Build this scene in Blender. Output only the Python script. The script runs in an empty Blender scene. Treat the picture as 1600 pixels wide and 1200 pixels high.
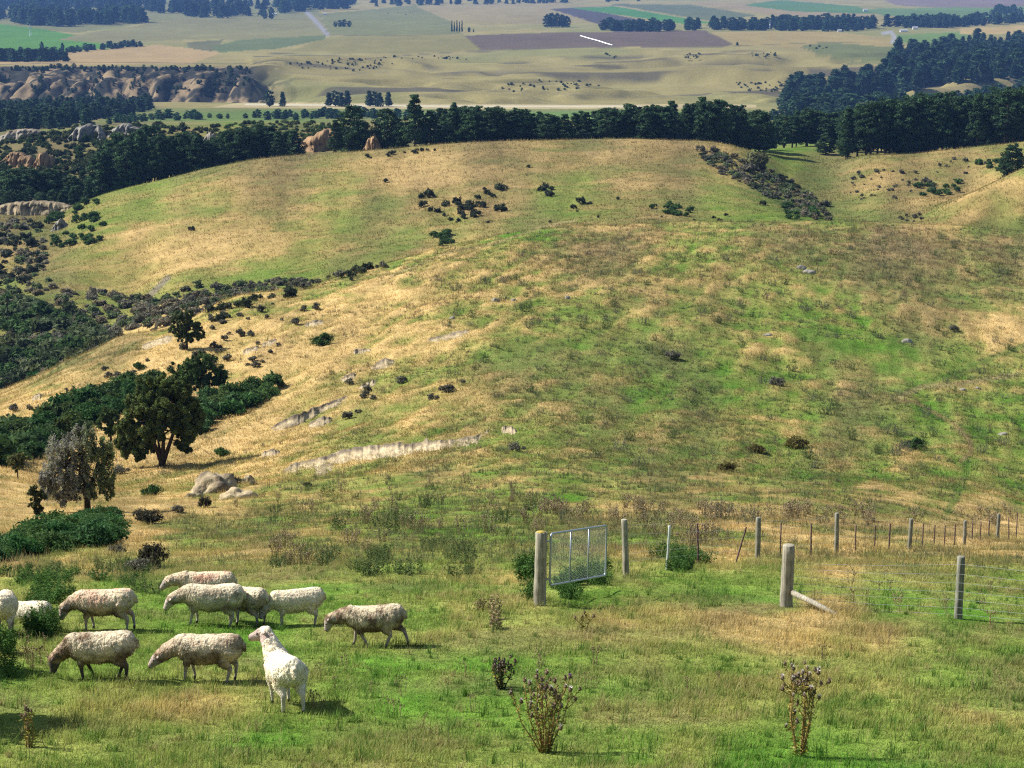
import bpy, math, random
import numpy as np
from mathutils import Vector, Matrix

# ------------------------------------------------------------------ camera, sky, sun
scn = bpy.context.scene
COL = scn.collection
F = 3000.0                      # focal length in pixels of the 1600 x 1200 photograph
PITCH = math.radians(12.35)
CP, SP = math.cos(PITCH), math.sin(PITCH)
cam_d = bpy.data.cameras.new('camera')
cam_d.sensor_width = 36.0
cam_d.lens = 36.0 * F / 1600.0
cam_d.clip_start = 0.5
cam_d.clip_end = 60000.0
cam = bpy.data.objects.new('camera', cam_d)
COL.objects.link(cam)
cam.location = (0, 0, 0)
cam.rotation_euler = (math.pi / 2 - PITCH, 0, 0)
scn.camera = cam

SUN_EL = math.radians(42)
SUN_TO = Vector((-math.cos(SUN_EL) * math.cos(math.radians(15)), math.cos(SUN_EL) * math.sin(math.radians(15)), math.sin(SUN_EL)))
world = bpy.data.worlds.new('World')
scn.world = world
world.use_nodes = True
wn = world.node_tree
wn.nodes.clear()
sky = wn.nodes.new('ShaderNodeTexSky')
sky.sky_type = 'NISHITA'
sky.sun_disc = False
sky.sun_elevation = SUN_EL
sky.sun_rotation = math.atan2(SUN_TO.x, SUN_TO.y)
bg = wn.nodes.new('ShaderNodeBackground')
bg.inputs['Strength'].default_value = 0.075
wo = wn.nodes.new('ShaderNodeOutputWorld')
wn.links.new(sky.outputs[0], bg.inputs[0])
wn.links.new(bg.outputs[0], wo.inputs[0])
sun_d = bpy.data.lights.new('sun', 'SUN')
sun_d.energy = 4.6
sun_d.angle = math.radians(0.5)
sun_d.color = (1.0, 0.965, 0.90)
sun = bpy.data.objects.new('sun', sun_d)
COL.objects.link(sun)
sun.rotation_euler = SUN_TO.to_track_quat('Z', 'Y').to_euler()
scn.view_settings.view_transform = 'Standard'
scn.view_settings.look = 'None'
scn.view_settings.exposure = 1.0
scn.view_settings.gamma = 1.0
scn.cycles.max_bounces = 5
scn.cycles.diffuse_bounces = 2
scn.cycles.transparent_max_bounces = 8
scn.cycles.volume_bounces = 0
scn.cycles.use_denoising = False
scn.cycles.filter_width = 1.2
scn.cycles.sample_clamp_indirect = 4.0

RNG = np.random.default_rng(7)
random.seed(7)

# ------------------------------------------------------------------ numeric noise
def _hash(ix, iy, seed):
    h = (ix.astype(np.int64) * 374761393 + iy.astype(np.int64) * 668265263 + seed * 1442695041) & 0xFFFFFFFF
    h = ((h ^ (h >> 13)) * 1274126177) & 0xFFFFFFFF
    h = ((h ^ (h >> 16)) * 2246822519) & 0xFFFFFFFF
    return ((h ^ (h >> 15)) & 0xFFFFFF) / float(0xFFFFFF)

def vn(x, y, seed=0):
    x = np.asarray(x, float); y = np.asarray(y, float)
    ix = np.floor(x); iy = np.floor(y)
    fx = x - ix; fy = y - iy
    fx = fx * fx * fx * (fx * (fx * 6 - 15) + 10); fy = fy * fy * fy * (fy * (fy * 6 - 15) + 10)
    a = _hash(ix, iy, seed); b = _hash(ix + 1, iy, seed); c = _hash(ix, iy + 1, seed); d = _hash(ix + 1, iy + 1, seed)
    return (a * (1 - fx) + b * fx) * (1 - fy) + (c * (1 - fx) + d * fx) * fy

def fbm(x, y, seed=0, octv=4):
    x = np.asarray(x, float); y = np.asarray(y, float)
    s = 0.0; a = 0.5; t = 0.0
    for i in range(octv):
        s = s + a * vn(x, y, seed + i * 17); t += a
        x, y = 0.8 * x * 2 - 0.6 * y * 2 + 3.7, 0.6 * x * 2 + 0.8 * y * 2 + 9.1
        a *= 0.5
    return s / t            # 0..1

def sstep(a, b, x):
    t = np.clip((x - a) / (b - a), 0, 1)
    return t * t * (3 - 2 * t)

# ------------------------------------------------------------------ the lie of the land
# every line of the land is a row of points (px, py, Y): where it is seen in the photograph and how far away it lies (metres)
NEAR = [
 [(0,1200,20.0),(1600,1200,20.0)],
 [(0,1050,26.5),(400,1060,27.0),(800,1050,27.5),(1600,1050,28)],
 [(0,960,34),(400,960,34.5),(850,945,36),(1230,948,36),(1600,965,36)],
 [(0,905,43),(300,900,43),(800,897,43),(1000,898,42),(1300,893,44),(1600,893,48)],
 [(0,868,62),(200,858,62),(600,845,60),(1000,846,58),(1300,862,57),(1450,856,64),(1600,840,92)],
 [(0,800,96),(200,800,98),(400,795,98),(800,790,92),(1000,798,92),(1200,800,92),(1400,802,104),(1600,800,125)],
 [(0,725,150),(130,740,152),(250,722,160),(450,716,150),(800,700,140),(1200,700,150),(1600,690,170)],
 [(0,665,200),(150,640,206),(250,610,210),(400,590,212),(600,565,212),(800,545,212),(1200,540,225),(1600,540,245)],
 [(0,630,228),(150,577,238),(250,538,245),(350,510,250),(480,484,258),(600,460,265),(700,430,275),(900,410,290),(1200,405,300),(1400,408,310),(1600,415,310)],
 [(0,614,250),(70,585,255),(130,556,258),(210,522,262),(270,510,268),(356,470,278),(469,452,290),(525,435,298),(600,416,306),(669,397,316),(762,376,328),(850,362,340),(900,357,346),(1000,353,352),(1200,349,360),(1400,350,365),(1600,362,365)],
 [(0,660,310),(150,600,315),(300,545,330),(450,485,345),(600,450,360),(762,400,378),(900,378,392),(1200,372,410),(1400,372,410),(1600,385,410)],
]
FAR = [
 [(0,600,400),(60,585,400),(150,548,400),(250,508,400),(356,478,408),(469,460,410),(600,430,420),(762,385,435),(900,362,446),(1000,355,455),(1200,352,470),(1400,352,470),(1600,362,470)],
 [(0,500,470),(100,470,470),(200,465,475),(300,440,470),(450,425,470),(600,395,470),(800,360,485),(1000,335,490),(1200,330,505),(1300,338,520),(1420,346,505),(1500,310,500),(1600,266,500)],
 [(0,400,560),(90,385,560),(160,370,555),(300,345,555),(450,330,555),(600,310,560),(800,285,560),(1000,280,560),(1150,290,560),(1260,312,575),(1320,310,580),(1400,302,570),(1500,306,562),(1600,282,560)],
 [(0,345,640),(80,345,640),(120,325,640),(170,302,640),(240,285,645),(330,262,650),(420,245,650),(560,236,650),(640,230,648),(700,226,645),(780,221,640),(850,219,640),(950,219,636),(1050,222,630),(1130,232,625),(1190,252,622),(1235,270,625),(1280,268,645),(1310,262,650),(1350,252,645),(1450,241,650),(1600,224,655)],
 [(0,318,700),(100,318,700),(170,310,700),(300,275,705),(420,262,705),(560,250,705),(700,242,705),(900,238,705),(1150,244,700),(1260,232,735),(1320,238,735),(1450,250,715),(1600,236,720)],
 [(0,270,810),(150,265,810),(300,245,815),(450,225,800),(560,225,790),(650,228,800),(800,232,820),(1000,232,820),(1250,228,820),(1330,232,830),(1600,228,830)],
 [(0,225,960),(120,205,960),(250,195,950),(400,193,930),(520,196,900),(600,212,910),(700,232,950),(1000,232,950),(1600,232,950)],
 [(0,215,1080),(200,200,1060),(400,192,1010),(520,197,1000),(650,215,1050),(1000,225,1100),(1600,225,1100)],
 [(0,198,1350),(400,194,1350),(700,198,1350),(1200,200,1350),(1600,205,1350)],
 [(0,184,1600),(800,183,1600),(1600,184,1600)],
 [(0,168,1880),(800,166,1880),(1200,168,1880),(1600,170,1880)],
 [(0,158,2050),(400,158,2060),(500,157,2060),(800,158,2060),(1150,158,2060),(1600,152,2060)],
 [(0,112,2180),(380,109,2180),(420,125,2250),(560,128,2300),(700,136,2260),(900,136,2260),(1200,130,2300),(1400,120,2350),(1600,110,2350)],
 [(0,104,2320),(380,104,2320),(500,101,2500),(620,98,2600),(700,108,2600),(950,108,2650),(1150,100,2600),(1300,100,2650),(1600,96,2650)],
 [(0,84,3000),(400,86,3000),(700,86,3000),(950,78,3000),(1200,76,3000),(1600,80,3000)],
 [(0,62,3600),(400,62,3600),(600,58,3600),(800,56,3600),(1200,50,3700),(1600,55,3600)],
 [(0,36,4600),(400,34,4600),(800,34,4600),(1200,26,4700),(1600,30,4700)],
 [(0,18,5600),(400,14,5600),(800,14,5600),(1200,10,5600),(1600,12,5600)],
 [(0,-2,7200),(800,-4,7200),(1600,-5,7200)],
 [(0,-28,9500),(800,-32,9500),(1600,-30,9500)],
 [(0,-48,14000),(800,-50,14000),(1600,-49,14000)],
]
CURVES = NEAR + FAR
def uy_of(px, py):
    q = CP - SP * (py - 600) / F
    return ((px - 800) / F) / q, (-SP - CP * (py - 600) / F) / q     # u = X/Y, t = Z/Y

def pchip_slopes(x, y):
    h = np.diff(x, axis=-1); d = np.diff(y, axis=-1) / h
    m = np.zeros_like(y)
    w1 = 2 * h[..., 1:] + h[..., :-1]; w2 = h[..., 1:] + 2 * h[..., :-1]
    same = (d[..., :-1] * d[..., 1:]) > 0
    with np.errstate(divide='ignore', invalid='ignore'):
        hm = (w1 + w2) / (w1 / d[..., :-1] + w2 / d[..., 1:])
    m[..., 1:-1] = np.where(same, hm, 0)
    m[..., 0] = d[..., 0]; m[..., -1] = d[..., -1]
    return m

def herm(x0, x1, y0, y1, m0, m1, x):
    h = x1 - x0; s = (x - x0) / h
    return ((1 + 2 * s) * (1 - s) ** 2) * y0 + s * (1 - s) ** 2 * h * m0 + s * s * (3 - 2 * s) * y1 + s * s * (s - 1) * h * m1

class Curve1:
    def __init__(self, pts):
        U = []; T = []; Y = []
        for px, py, yy in pts:
            u, t = uy_of(px, py); U.append(u); T.append(t); Y.append(yy)
        self.u = np.array(U); self.t = np.array(T); self.y = np.array(Y)
        self.mt = pchip_slopes(self.u, self.t); self.my = pchip_slopes(self.u, self.y)
    def ev(self, u):
        u = np.clip(u, self.u[0], self.u[-1])
        i = np.clip(np.searchsorted(self.u, u) - 1, 0, len(self.u) - 2)
        t = herm(self.u[i], self.u[i + 1], self.t[i], self.t[i + 1], self.mt[i], self.mt[i + 1], u)
        y = herm(self.u[i], self.u[i + 1], self.y[i], self.y[i + 1], self.my[i], self.my[i + 1], u)
        return y, t * y
CV = [Curve1(c) for c in CURVES]
K = len(CV) + 2

def profile(u):
    """knots (n, K) of distance, height and slope for the directions u"""
    u = np.atleast_1d(np.asarray(u, float))
    Y = np.empty((len(u), K)); Z = np.empty((len(u), K))
    Y[:, 0] = -60; Z[:, 0] = 14
    Y[:, 1] = 0; Z[:, 1] = -1.7
    for k, c in enumerate(CV):
        Y[:, k + 2], Z[:, k + 2] = c.ev(u)
    return Y, Z, pchip_slopes(Y, Z)

AMP_Y = [0, 20, 45, 100, 200, 340, 420, 640, 900, 1500, 2100, 2300, 3500, 9000]
AMP_A = [0.05, 0.06, 0.16, 0.5, 0.9, 1.1, 2.2, 3.0, 5.0, 1.0, 6.0, 4.0, 5.0, 14.0]
def bumps(x, y):
    yy = np.maximum(y, 5)
    a = np.interp(yy, AMP_Y, AMP_A)
    # bump size grows with distance: three bands
    n1 = fbm(x / 2.3, y / 2.3, 11, 3) - 0.5
    n2 = fbm(x / 17.0, y / 17.0, 23, 4) - 0.5
    n3 = fbm(x / 90.0, y / 90.0, 31, 4) - 0.5
    n4 = fbm(x / 500.0, y / 500.0, 43, 4) - 0.5
    w1 = 1 - sstep(60, 160, yy); w2 = sstep(35, 120, yy) * (1 - sstep(420, 700, yy)); w3 = sstep(300, 600, yy) * (1 - sstep(1200, 2500, yy)) ; w4 = sstep(1500, 3000, yy)
    z = a * 1.3 * (w1 * n1 + w2 * n2 + w3 * n3 + w4 * n4)
    z += 0.10 * (1 - sstep(110, 260, yy)) * n2 * sstep(20, 40, yy) + 0.05 * w1 * (fbm(x / .45, y / .45, 77, 2) - 0.5)
    z += 0.45 * sstep(100, 200, yy) * (1 - sstep(500, 700, yy)) * (fbm(x / 4.5, y / 3.2, 61, 3) - 0.5)
    # wind combed lobes of long grass on the middle slope
    z += .55 * sstep(110, 150, yy) * (1 - sstep(300, 380, yy)) * (fbm((x - .22 * y) / 1.7, y / 8.0, 321, 4) - .5)
    # deep gullies in the terrace scarp far away on the left
    u = x / yy
    sc = sstep(2040, 2090, yy) * (1 - sstep(2230, 2330, yy)) * (1 - sstep(-0.145, -0.105, u))
    g = np.abs(vn(x / 15.0 + 1.2 * (vn(x / 60, y / 60, 5) - .5), y / 300.0, 91) * 2 - 1)
    z -= sc * 13 * (1 - g) ** 1.5
    z -= sc * 6 * fbm(x / 9, y / 22, 93, 4)
    # low broken terraces on the far hillside
    sc2 = sstep(2000, 2100, yy) * (1 - sstep(2700, 3000, yy)) * sstep(-0.135, -0.12, u)
    z += sc2 * 12 * (sstep(.42, .6, fbm(x / 230, y / 130, 97, 4)) - .5)
    return z

def H(x, y):
    x = np.atleast_1d(np.asarray(x, float)).ravel(); y = np.atleast_1d(np.asarray(y, float)).ravel()
    out = np.empty(len(x))
    for s in range(0, len(x), 40000):
        xs = x[s:s + 40000]; ys = y[s:s + 40000]
        u = xs / np.maximum(ys, 12)
        Y, Z, M = profile(u)
        yc = np.clip(ys, Y[:, 0], Y[:, -1])
        i = np.clip((Y < yc[:, None]).sum(1) - 1, 0, K - 2)
        r = np.arange(len(xs))
        out[s:s + 40000] = herm(Y[r, i], Y[r, i + 1], Z[r, i], Z[r, i + 1], M[r, i], M[r, i + 1], yc)
    return out + bumps(x, y)
def h1(x, y):
    return float(H([x], [y])[0])

YS = np.concatenate([np.linspace(12, 60, 120), np.linspace(60.5, 420, 300), np.linspace(422, 1000, 200), np.geomspace(1010, 13800, 260)])
def ground_at(px, py, ymin=0):
    """world points where the sight lines through these pixels first meet the land"""
    px = np.atleast_1d(np.asarray(px, float)); py = np.atleast_1d(np.asarray(py, float))
    res = np.empty((len(px), 3))
    for s in range(0, len(px), 400):
        a = px[s:s + 400]; b = py[s:s + 400]
        u, t = uy_of(a, b)
        ys = YS[YS > ymin]
        yy = np.broadcast_to(ys, (len(a), len(ys)))
        h = H((u[:, None] * yy).ravel(), yy.ravel()).reshape(yy.shape)
        d = t[:, None] * yy - h
        hit = d < 0
        j = np.where(hit.any(1), hit.argmax(1), len(ys) - 1); j = np.maximum(j, 1)
        r = np.arange(len(a))
        d0 = d[r, j - 1]; d1 = d[r, j]
        f = np.clip(d0 / np.where(np.abs(d0 - d1) < 1e-9, 1e-9, d0 - d1), 0, 1)
        y = ys[j - 1] + f * (ys[j] - ys[j - 1])
        res[s:s + 400, 0] = u * y; res[s:s + 400, 1] = y; res[s:s + 400, 2] = H(u * y, y)
    return res
def pix_of(x, y, z):
    w = y * CP - z * SP
    return 800 + F * x / w, 600 - F * (y * SP + z * CP) / w

# ------------------------------------------------------------------ object helpers
def tag(o, label=None, cat=None, group=None, kind=None):
    if label: o['label'] = label
    if cat: o['category'] = cat
    if group: o['group'] = group
    if kind: o['kind'] = kind
    return o
def empty(name, loc=(0, 0, 0), rz=0.0):
    o = bpy.data.objects.new(name, None); COL.objects.link(o)
    o.location = loc; o.rotation_euler = (0, 0, rz); o.empty_display_size = .3
    return o
def link(name, me, parent=None, mat=None):
    o = bpy.data.objects.new(name, me); COL.objects.link(o)
    if parent is not None: o.parent = parent
    if mat is not None and not me.materials: me.materials.append(mat)
    return o
def copy_tree(o, parent=None):
    c = o.copy(); COL.objects.link(c)
    if parent is not None: c.parent = parent
    for ch in list(o.children): copy_tree(ch, c)
    return c
def np_mesh(name, V, Fc, col=None, smooth=False, n=None):
    """V (N,3); Fc (M,n) of one polygon size"""
    V = np.asarray(V, np.float32); Fc = np.asarray(Fc, np.int32)
    me = bpy.data.meshes.new(name)
    n = Fc.shape[1]
    me.vertices.add(len(V)); me.vertices.foreach_set('co', V.ravel())
    me.loops.add(Fc.size); me.loops.foreach_set('vertex_index', Fc.ravel())
    me.polygons.add(len(Fc))
    me.polygons.foreach_set('loop_start', np.arange(0, Fc.size, n, dtype=np.int32))
    me.polygons.foreach_set('loop_total', np.full(len(Fc), n, np.int32))
    if smooth: me.polygons.foreach_set('use_smooth', np.ones(len(Fc), bool))
    me.update(calc_edges=True)
    if col is not None:
        a = me.color_attributes.new('Col', 'FLOAT_COLOR', 'POINT')
        c4 = np.ones((len(V), 4), np.float32); c4[:, :3] = col
        a.data.foreach_set('color', c4.ravel())
    return me
class MB:
    """collects tubes, boxes and free faces into one mesh"""
    def __init__(s): s.v = []; s.f = []; s.c = []
    def add(s, vs, fs, c=None):
        b = len(s.v); s.v += [tuple(v) for v in vs]; s.f += [tuple(b + i for i in f) for f in fs]
        s.c += [c or (1, 1, 1)] * len(vs)
    def tube(s, pts, rads, n=8, c=None, caps=True, jit=0.0):
        pts = [Vector(p) for p in pts]
        if not hasattr(rads, '__len__'): rads = [rads] * len(pts)
        vs = []; up = None
        for i, p in enumerate(pts):
            d = (pts[min(i + 1, len(pts) - 1)] - pts[max(i - 1, 0)]).normalized()
            if up is None:
                up = Vector((0, 0, 1)) if abs(d.z) < .9 else Vector((1, 0, 0))
            a = d.cross(up).normalized(); b = a.cross(d).normalized(); up = b
            for k in range(n):
                t = 2 * math.pi * k / n; r = rads[i] * (1 + (random.uniform(-jit, jit) if jit else 0))
                vs.append(p + a * math.cos(t) * r + b * math.sin(t) * r)
        fs = []
        for i in range(len(pts) - 1):
            for k in range(n):
                fs.append((i * n + k, i * n + (k + 1) % n, (i + 1) * n + (k + 1) % n, (i + 1) * n + k))
        if caps:
            fs.append(tuple(reversed(range(n)))); fs.append(tuple((len(pts) - 1) * n + k for k in range(n)))
        s.add(vs, fs, c)
    def mesh(s, name, mat=None, smooth=True):
        me = bpy.data.meshes.new(name); me.from_pydata(s.v, [], s.f); me.update()
        if smooth: me.polygons.foreach_set('use_smooth', np.ones(len(me.polygons), bool))
        a = me.color_attributes.new('Col', 'FLOAT_COLOR', 'POINT')
        c4 = np.ones((len(s.v), 4), np.float32); c4[:, :3] = np.array(s.c, np.float32).reshape(-1, 3)
        a.data.foreach_set('color', c4.ravel())
        if mat: me.materials.append(mat)
        return me
    def build(s, name, mat, parent=None, smooth=True):
        return link(name, s.mesh(name, mat, smooth), parent)

# ------------------------------------------------------------------ materials
def mat_base(name):
    m = bpy.data.materials.new(name); m.use_nodes = True
    nt = m.node_tree; b = nt.nodes['Principled BSDF']
    b.inputs['Roughness'].default_value = 0.9
    b.inputs['Specular IOR Level'].default_value = 0.2
    return m, nt, b
def mat_col(name, rough=0.9, spec=0.15, noise=None, bump=None, transl=0.0, tint=(1, 1, 1), amount=0.35, obj_var=0.0, coord='Object'):
    """vertex colour 'Col' x procedural noise, with bump and a little translucency for leaves"""
    m, nt, b = mat_base(name)
    L = nt.links.new
    b.inputs['Roughness'].default_value = rough
    b.inputs['Specular IOR Level'].default_value = spec
    at = nt.nodes.new('ShaderNodeVertexColor'); at.layer_name = 'Col'
    out = at.outputs['Color']
    def mul(a, fac_socket, lo, hi):
        mr = nt.nodes.new('ShaderNodeMapRange'); mr.inputs['From Min'].default_value = .25; mr.inputs['From Max'].default_value = .75
        mr.inputs['To Min'].default_value = lo; mr.inputs['To Max'].default_value = hi
        L(fac_socket, mr.inputs['Value'])
        v = nt.nodes.new('ShaderNodeVectorMath'); v.operation = 'SCALE'
        L(a, v.inputs[0]); L(mr.outputs[0], v.inputs['Scale'])
        return v.outputs[0]
    tc = nt.nodes.new('ShaderNodeTexCoord')
    if noise:
        nz = nt.nodes.new('ShaderNodeTexNoise'); nz.inputs['Scale'].default_value = noise; nz.inputs['Detail'].default_value = 5
        nz.inputs['Roughness'].default_value = .65
        L(tc.outputs[coord], nz.inputs['Vector'])
        out = mul(out, nz.outputs[0], 1 - amount, 1 + amount)
    if obj_var:
        oi = nt.nodes.new('ShaderNodeObjectInfo')
        mr = nt.nodes.new('ShaderNodeMapRange'); mr.inputs['To Min'].default_value = 1 - obj_var; mr.inputs['To Max'].default_value = 1 + obj_var
        L(oi.outputs['Random'], mr.inputs['Value'])
        v = nt.nodes.new('ShaderNodeVectorMath'); v.operation = 'SCALE'; L(out, v.inputs[0]); L(mr.outputs[0], v.inputs['Scale']); out = v.outputs[0]
    if tint != (1, 1, 1):
        v = nt.nodes.new('ShaderNodeVectorMath'); v.operation = 'MULTIPLY'; v.inputs[1].default_value = tint; L(out, v.inputs[0]); out = v.outputs[0]
    L(out, b.inputs['Base Color'])
    if bump:
        nb = nt.nodes.new('ShaderNodeTexNoise'); nb.inputs['Scale'].default_value = bump[0]; nb.inputs['Detail'].default_value = 6
        L(tc.outputs[coord], nb.inputs['Vector'])
        bp = nt.nodes.new('ShaderNodeBump'); bp.inputs['Strength'].default_value = bump[1]; bp.inputs['Distance'].default_value = bump[2]
        L(nb.outputs[0], bp.inputs['Height']); L(bp.outputs[0], b.inputs['Normal'])
    if transl:
        tr = nt.nodes.new('ShaderNodeBsdfTranslucent'); L(out, tr.inputs['Color'])
        mx = nt.nodes.new('ShaderNodeMixShader'); mx.inputs[0].default_value = transl
        L(b.outputs[0], mx.inputs[1]); L(tr.outputs[0], mx.inputs[2]); L(mx.outputs[0], nt.nodes['Material Output'].inputs['Surface'])
    return m

# ------------------------------------------------------------------ colours of the land
def lin(c):
    c = np.asarray(c, float) / 255.0
    return np.where(c <= 0.04045, c / 12.92, ((c + 0.055) / 1.055) ** 2.4)
# how dry (0 lush green .. 1 golden straw) and how brown the grass is, place by place: (px, py, dry, brown)
DRY = np.array([
 (40,1180,.34,0),(180,1120,.32,.1),(330,1110,.42,.1),(430,1165,.12,0),(560,1170,.22,0),(600,1080,.12,0),(520,1130,.2,0),(150,1060,.12,0),(90,1100,.25,0),(250,1060,.2,0),
 (700,1120,.3,.05),(760,1040,.36,.1),(820,1190,.3,0),(960,1150,.38,.1),(960,1030,.36,.05),(1100,1040,.2,0),(1120,1110,.4,.1),(1050,1190,.55,.15),(1180,1180,.12,0),(1300,1180,.12,0),(1330,1100,.36,.05),
 (1450,1050,.35,.05),(1500,1120,.36,.05),(1560,1180,.36,0),(1400,1190,.25,0),(1290,1020,.55,.15),(1560,1010,.4,.05),(1450,1000,.45,.1),
 (1250,970,.78,.15),(1330,985,.8,.15),(1400,965,.6,.1),(1150,985,.65,.15),(1050,970,.4,.05),(960,985,.62,.1),(850,965,.55,.15),(770,960,.55,.1),(700,960,.2,0),(1500,985,.6,.1),(1590,960,.55,.1),
 (950,925,.08,0),(1050,915,.15,0),(1120,935,.1,0),(1190,925,.12,0),(1350,930,.2,0),(1450,935,.25,0),(1550,910,.4,0),(1300,900,.45,.05),(1400,890,.5,.05),(1200,890,.4,0),
 (600,930,.12,0),(680,920,.15,0),(540,920,.12,0),(450,1000,.1,0),(250,1000,.08,0),(300,960,.1,0),(40,1020,.1,0),(60,900,.3,.05),(200,900,.3,.05),(400,905,.3,.1),(550,890,.35,.2),(760,905,.25,0),(1000,880,.5,.1),
 (1130,855,.85,.15),(1240,850,.85,.15),(1350,855,.8,.2),(1480,845,.85,.2),(1570,830,.85,.2),(1580,860,.6,.1),(1450,870,.5,.1),(1000,840,.4,.2),(900,800,.5,.15),
 (100,880,.62,.05),(250,870,.45,.05),(20,890,.6,.05),(400,870,.55,.2),(520,860,.6,.2),(650,850,.4,.1),(750,860,.3,.1),(300,830,.35,0),(420,815,.35,0),(560,800,.4,.05),(700,820,.35,.1),(800,830,.3,.1),
 (330,790,.8,0),(450,770,.5,0),(600,770,.3,0),(750,770,.4,.1),(850,760,.3,0),(1000,770,.4,.05),(1150,760,.35,0),(1300,770,.3,0),(1450,780,.35,0),(1580,770,.4,0),(950,800,.65,.1),(1100,800,.6,.1),(1250,795,.6,.15),(1400,800,.55,.15),(1550,800,.6,.2),
 (200,840,.9,0),(100,780,.85,0),(30,800,.9,0),(260,790,.95,0),(40,700,.92,0),(180,700,.92,0),(330,700,.95,0),(430,690,.9,0),(400,740,.85,0),(500,640,.85,0),(600,650,.7,0),(560,730,.5,.05),(700,720,.45,.05),(850,690,.3,0),(800,650,.4,0),
 (60,640,.95,0),(150,600,.95,0),(250,550,.95,0),(350,520,.97,0),(450,560,.97,0),(380,620,.97,0),(520,500,.97,0),(600,450,1,0),(560,560,.9,0),(650,590,.75,0),(720,620,.6,0),(700,520,.85,.0),(650,480,.9,.05),
 (760,460,.7,.15),(700,410,.85,.1),(800,400,.7,.25),(900,380,.75,.3),(1000,380,.72,.35),(1200,370,.7,.35),(1400,375,.68,.4),(1560,385,.66,.4),(850,520,.65,.2),(820,580,.55,.1),(750,560,.65,.1),
 (900,450,.55,.3),(1000,440,.5,.35),(1100,430,.5,.35),(1250,450,.42,.2),(1400,430,.55,.3),(1550,430,.55,.3),(950,520,.45,.2),(1050,520,.4,.2),(1150,480,.4,.25),(1300,510,.4,.2),(1400,520,.42,.1),(1500,490,.45,.2),
 (1580,530,.85,.1),(1500,540,.55,.1),(1400,570,.4,.05),(1200,550,.6,.2),(1220,590,.45,.2),(1100,590,.3,.05),(1040,620,.12,0),(950,600,.35,.1),(880,620,.3,.1),(1000,680,.35,.05),(1130,660,.3,.05),(1250,640,.35,.1),(1350,620,.5,.2),
 (1400,650,.4,.1),(1480,610,.35,.05),(1560,600,.4,.1),(1450,700,.45,.1),(1560,680,.4,.1),(1300,690,.4,.1),(1200,700,.3,.05),(1100,720,.2,0),(950,730,.25,0),(1350,740,.25,0),(1500,740,.3,.05),(1250,740,.2,0),
 # beyond the ridge
 (30,540,.5,.45),(100,500,.55,.4),(150,520,.55,.4),(80,560,.5,.4),(60,440,.6,.2),(30,400,.7,.2),(150,480,.65,.25),(200,520,.6,.3),(250,480,.7,.2),(230,500,.65,.3),(60,360,.45,.2),(20,350,.55,.2),(160,425,.6,.1),(250,440,.72,.05),(350,440,.65,.05),(300,400,.72,.05),(220,380,.75,0),
 (180,340,.35,0),(230,330,.3,0),(200,310,.45,0),(280,350,.75,0),(330,320,.62,.05),(400,300,.7,.05),(300,290,.62,.1),(420,270,.6,.15),(500,260,.65,.15),(450,330,.65,.05),(380,355,.8,.05),(330,380,.75,.05),(400,400,.55,.05),(480,380,.4,0),
 (560,360,.3,0),(500,420,.45,0),(600,330,.3,0),(620,380,.28,0),(550,300,.5,.05),(600,280,.68,.05),(660,260,.72,.1),(700,300,.75,.15),(650,310,.72,.1),(750,330,.72,.2),(800,300,.6,.1),(760,370,.62,.1),(680,405,.7,.1),(720,388,.6,.05),(700,350,.55,.1),
 (850,250,.65,.25),(750,240,.62,.3),(900,240,.62,.25),(910,290,.3,0),(880,320,.25,0),(950,270,.55,.1),(820,350,.35,0),(750,395,.55,0),(950,330,.45,.05),(1000,290,.78,.1),(1010,240,.6,.3),(1090,240,.55,.35),(1050,300,.65,.25),(1100,330,.5,.1),
 (1150,290,.6,.2),(1200,330,.45,.1),(1030,345,.6,.1),(1150,340,.5,.15),(1240,250,.25,0),(1280,290,.22,0),(1240,235,.3,0),(1300,320,.3,.05),(1350,335,.4,.05),(1250,300,.35,.1),(1330,275,.6,.25),(1400,262,.75,.2),(1460,250,.7,.25),(1550,245,.6,.2),
 (1400,300,.6,.3),(1480,280,.6,.2),(1380,320,.5,.15),(1450,320,.6,.05),(1520,310,.9,0),(1580,290,.95,0),(1500,335,.95,0),(1560,330,.6,.05),(1590,320,.85,0),(1450,345,.9,0),(1590,350,.4,.3),(1540,352,.45,.2),
 (100,290,.4,.5),(300,260,.4,.5),(500,230,.5,.5),(60,230,.3,.5),(200,210,.3,.5),(400,200,.2,.3),(450,190,.15,.2),(600,220,.5,.4),(900,232,.4,.4),(1590,232,.5,.1),
], float)
_n = DRY[:, 1] > 880; DRY[_n, 2] -= .05
_m = (DRY[:, 1] > 355) & (DRY[:, 1] < 600) & (DRY[:, 0] > 780); DRY[_m, 2] -= .03; DRY[_m, 3] += .05
_f = DRY[:, 1] < 355; DRY[_f, 3] += .10
_c = (DRY[:, 1] > 355) & (DRY[:, 1] < 410) & (DRY[:, 0] > 760); DRY[_c, 3] += .15
_g = (DRY[:, 1] > 500) & (DRY[:, 1] < 780) & (DRY[:, 0] > 500) & (DRY[:, 2] < .45); DRY[_g, 2] += .0
RAMP = lin([(96,136,46),(124,143,64),(150,150,80),(188,164,102),(216,184,122)])
def ramp(d):
    d = np.clip(d, 0, 1) * (len(RAMP) - 1)
    i = np.clip(d.astype(int), 0, len(RAMP) - 2); f = (d - i)[:, None]
    return RAMP[i] * (1 - f) + RAMP[i + 1] * f
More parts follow.
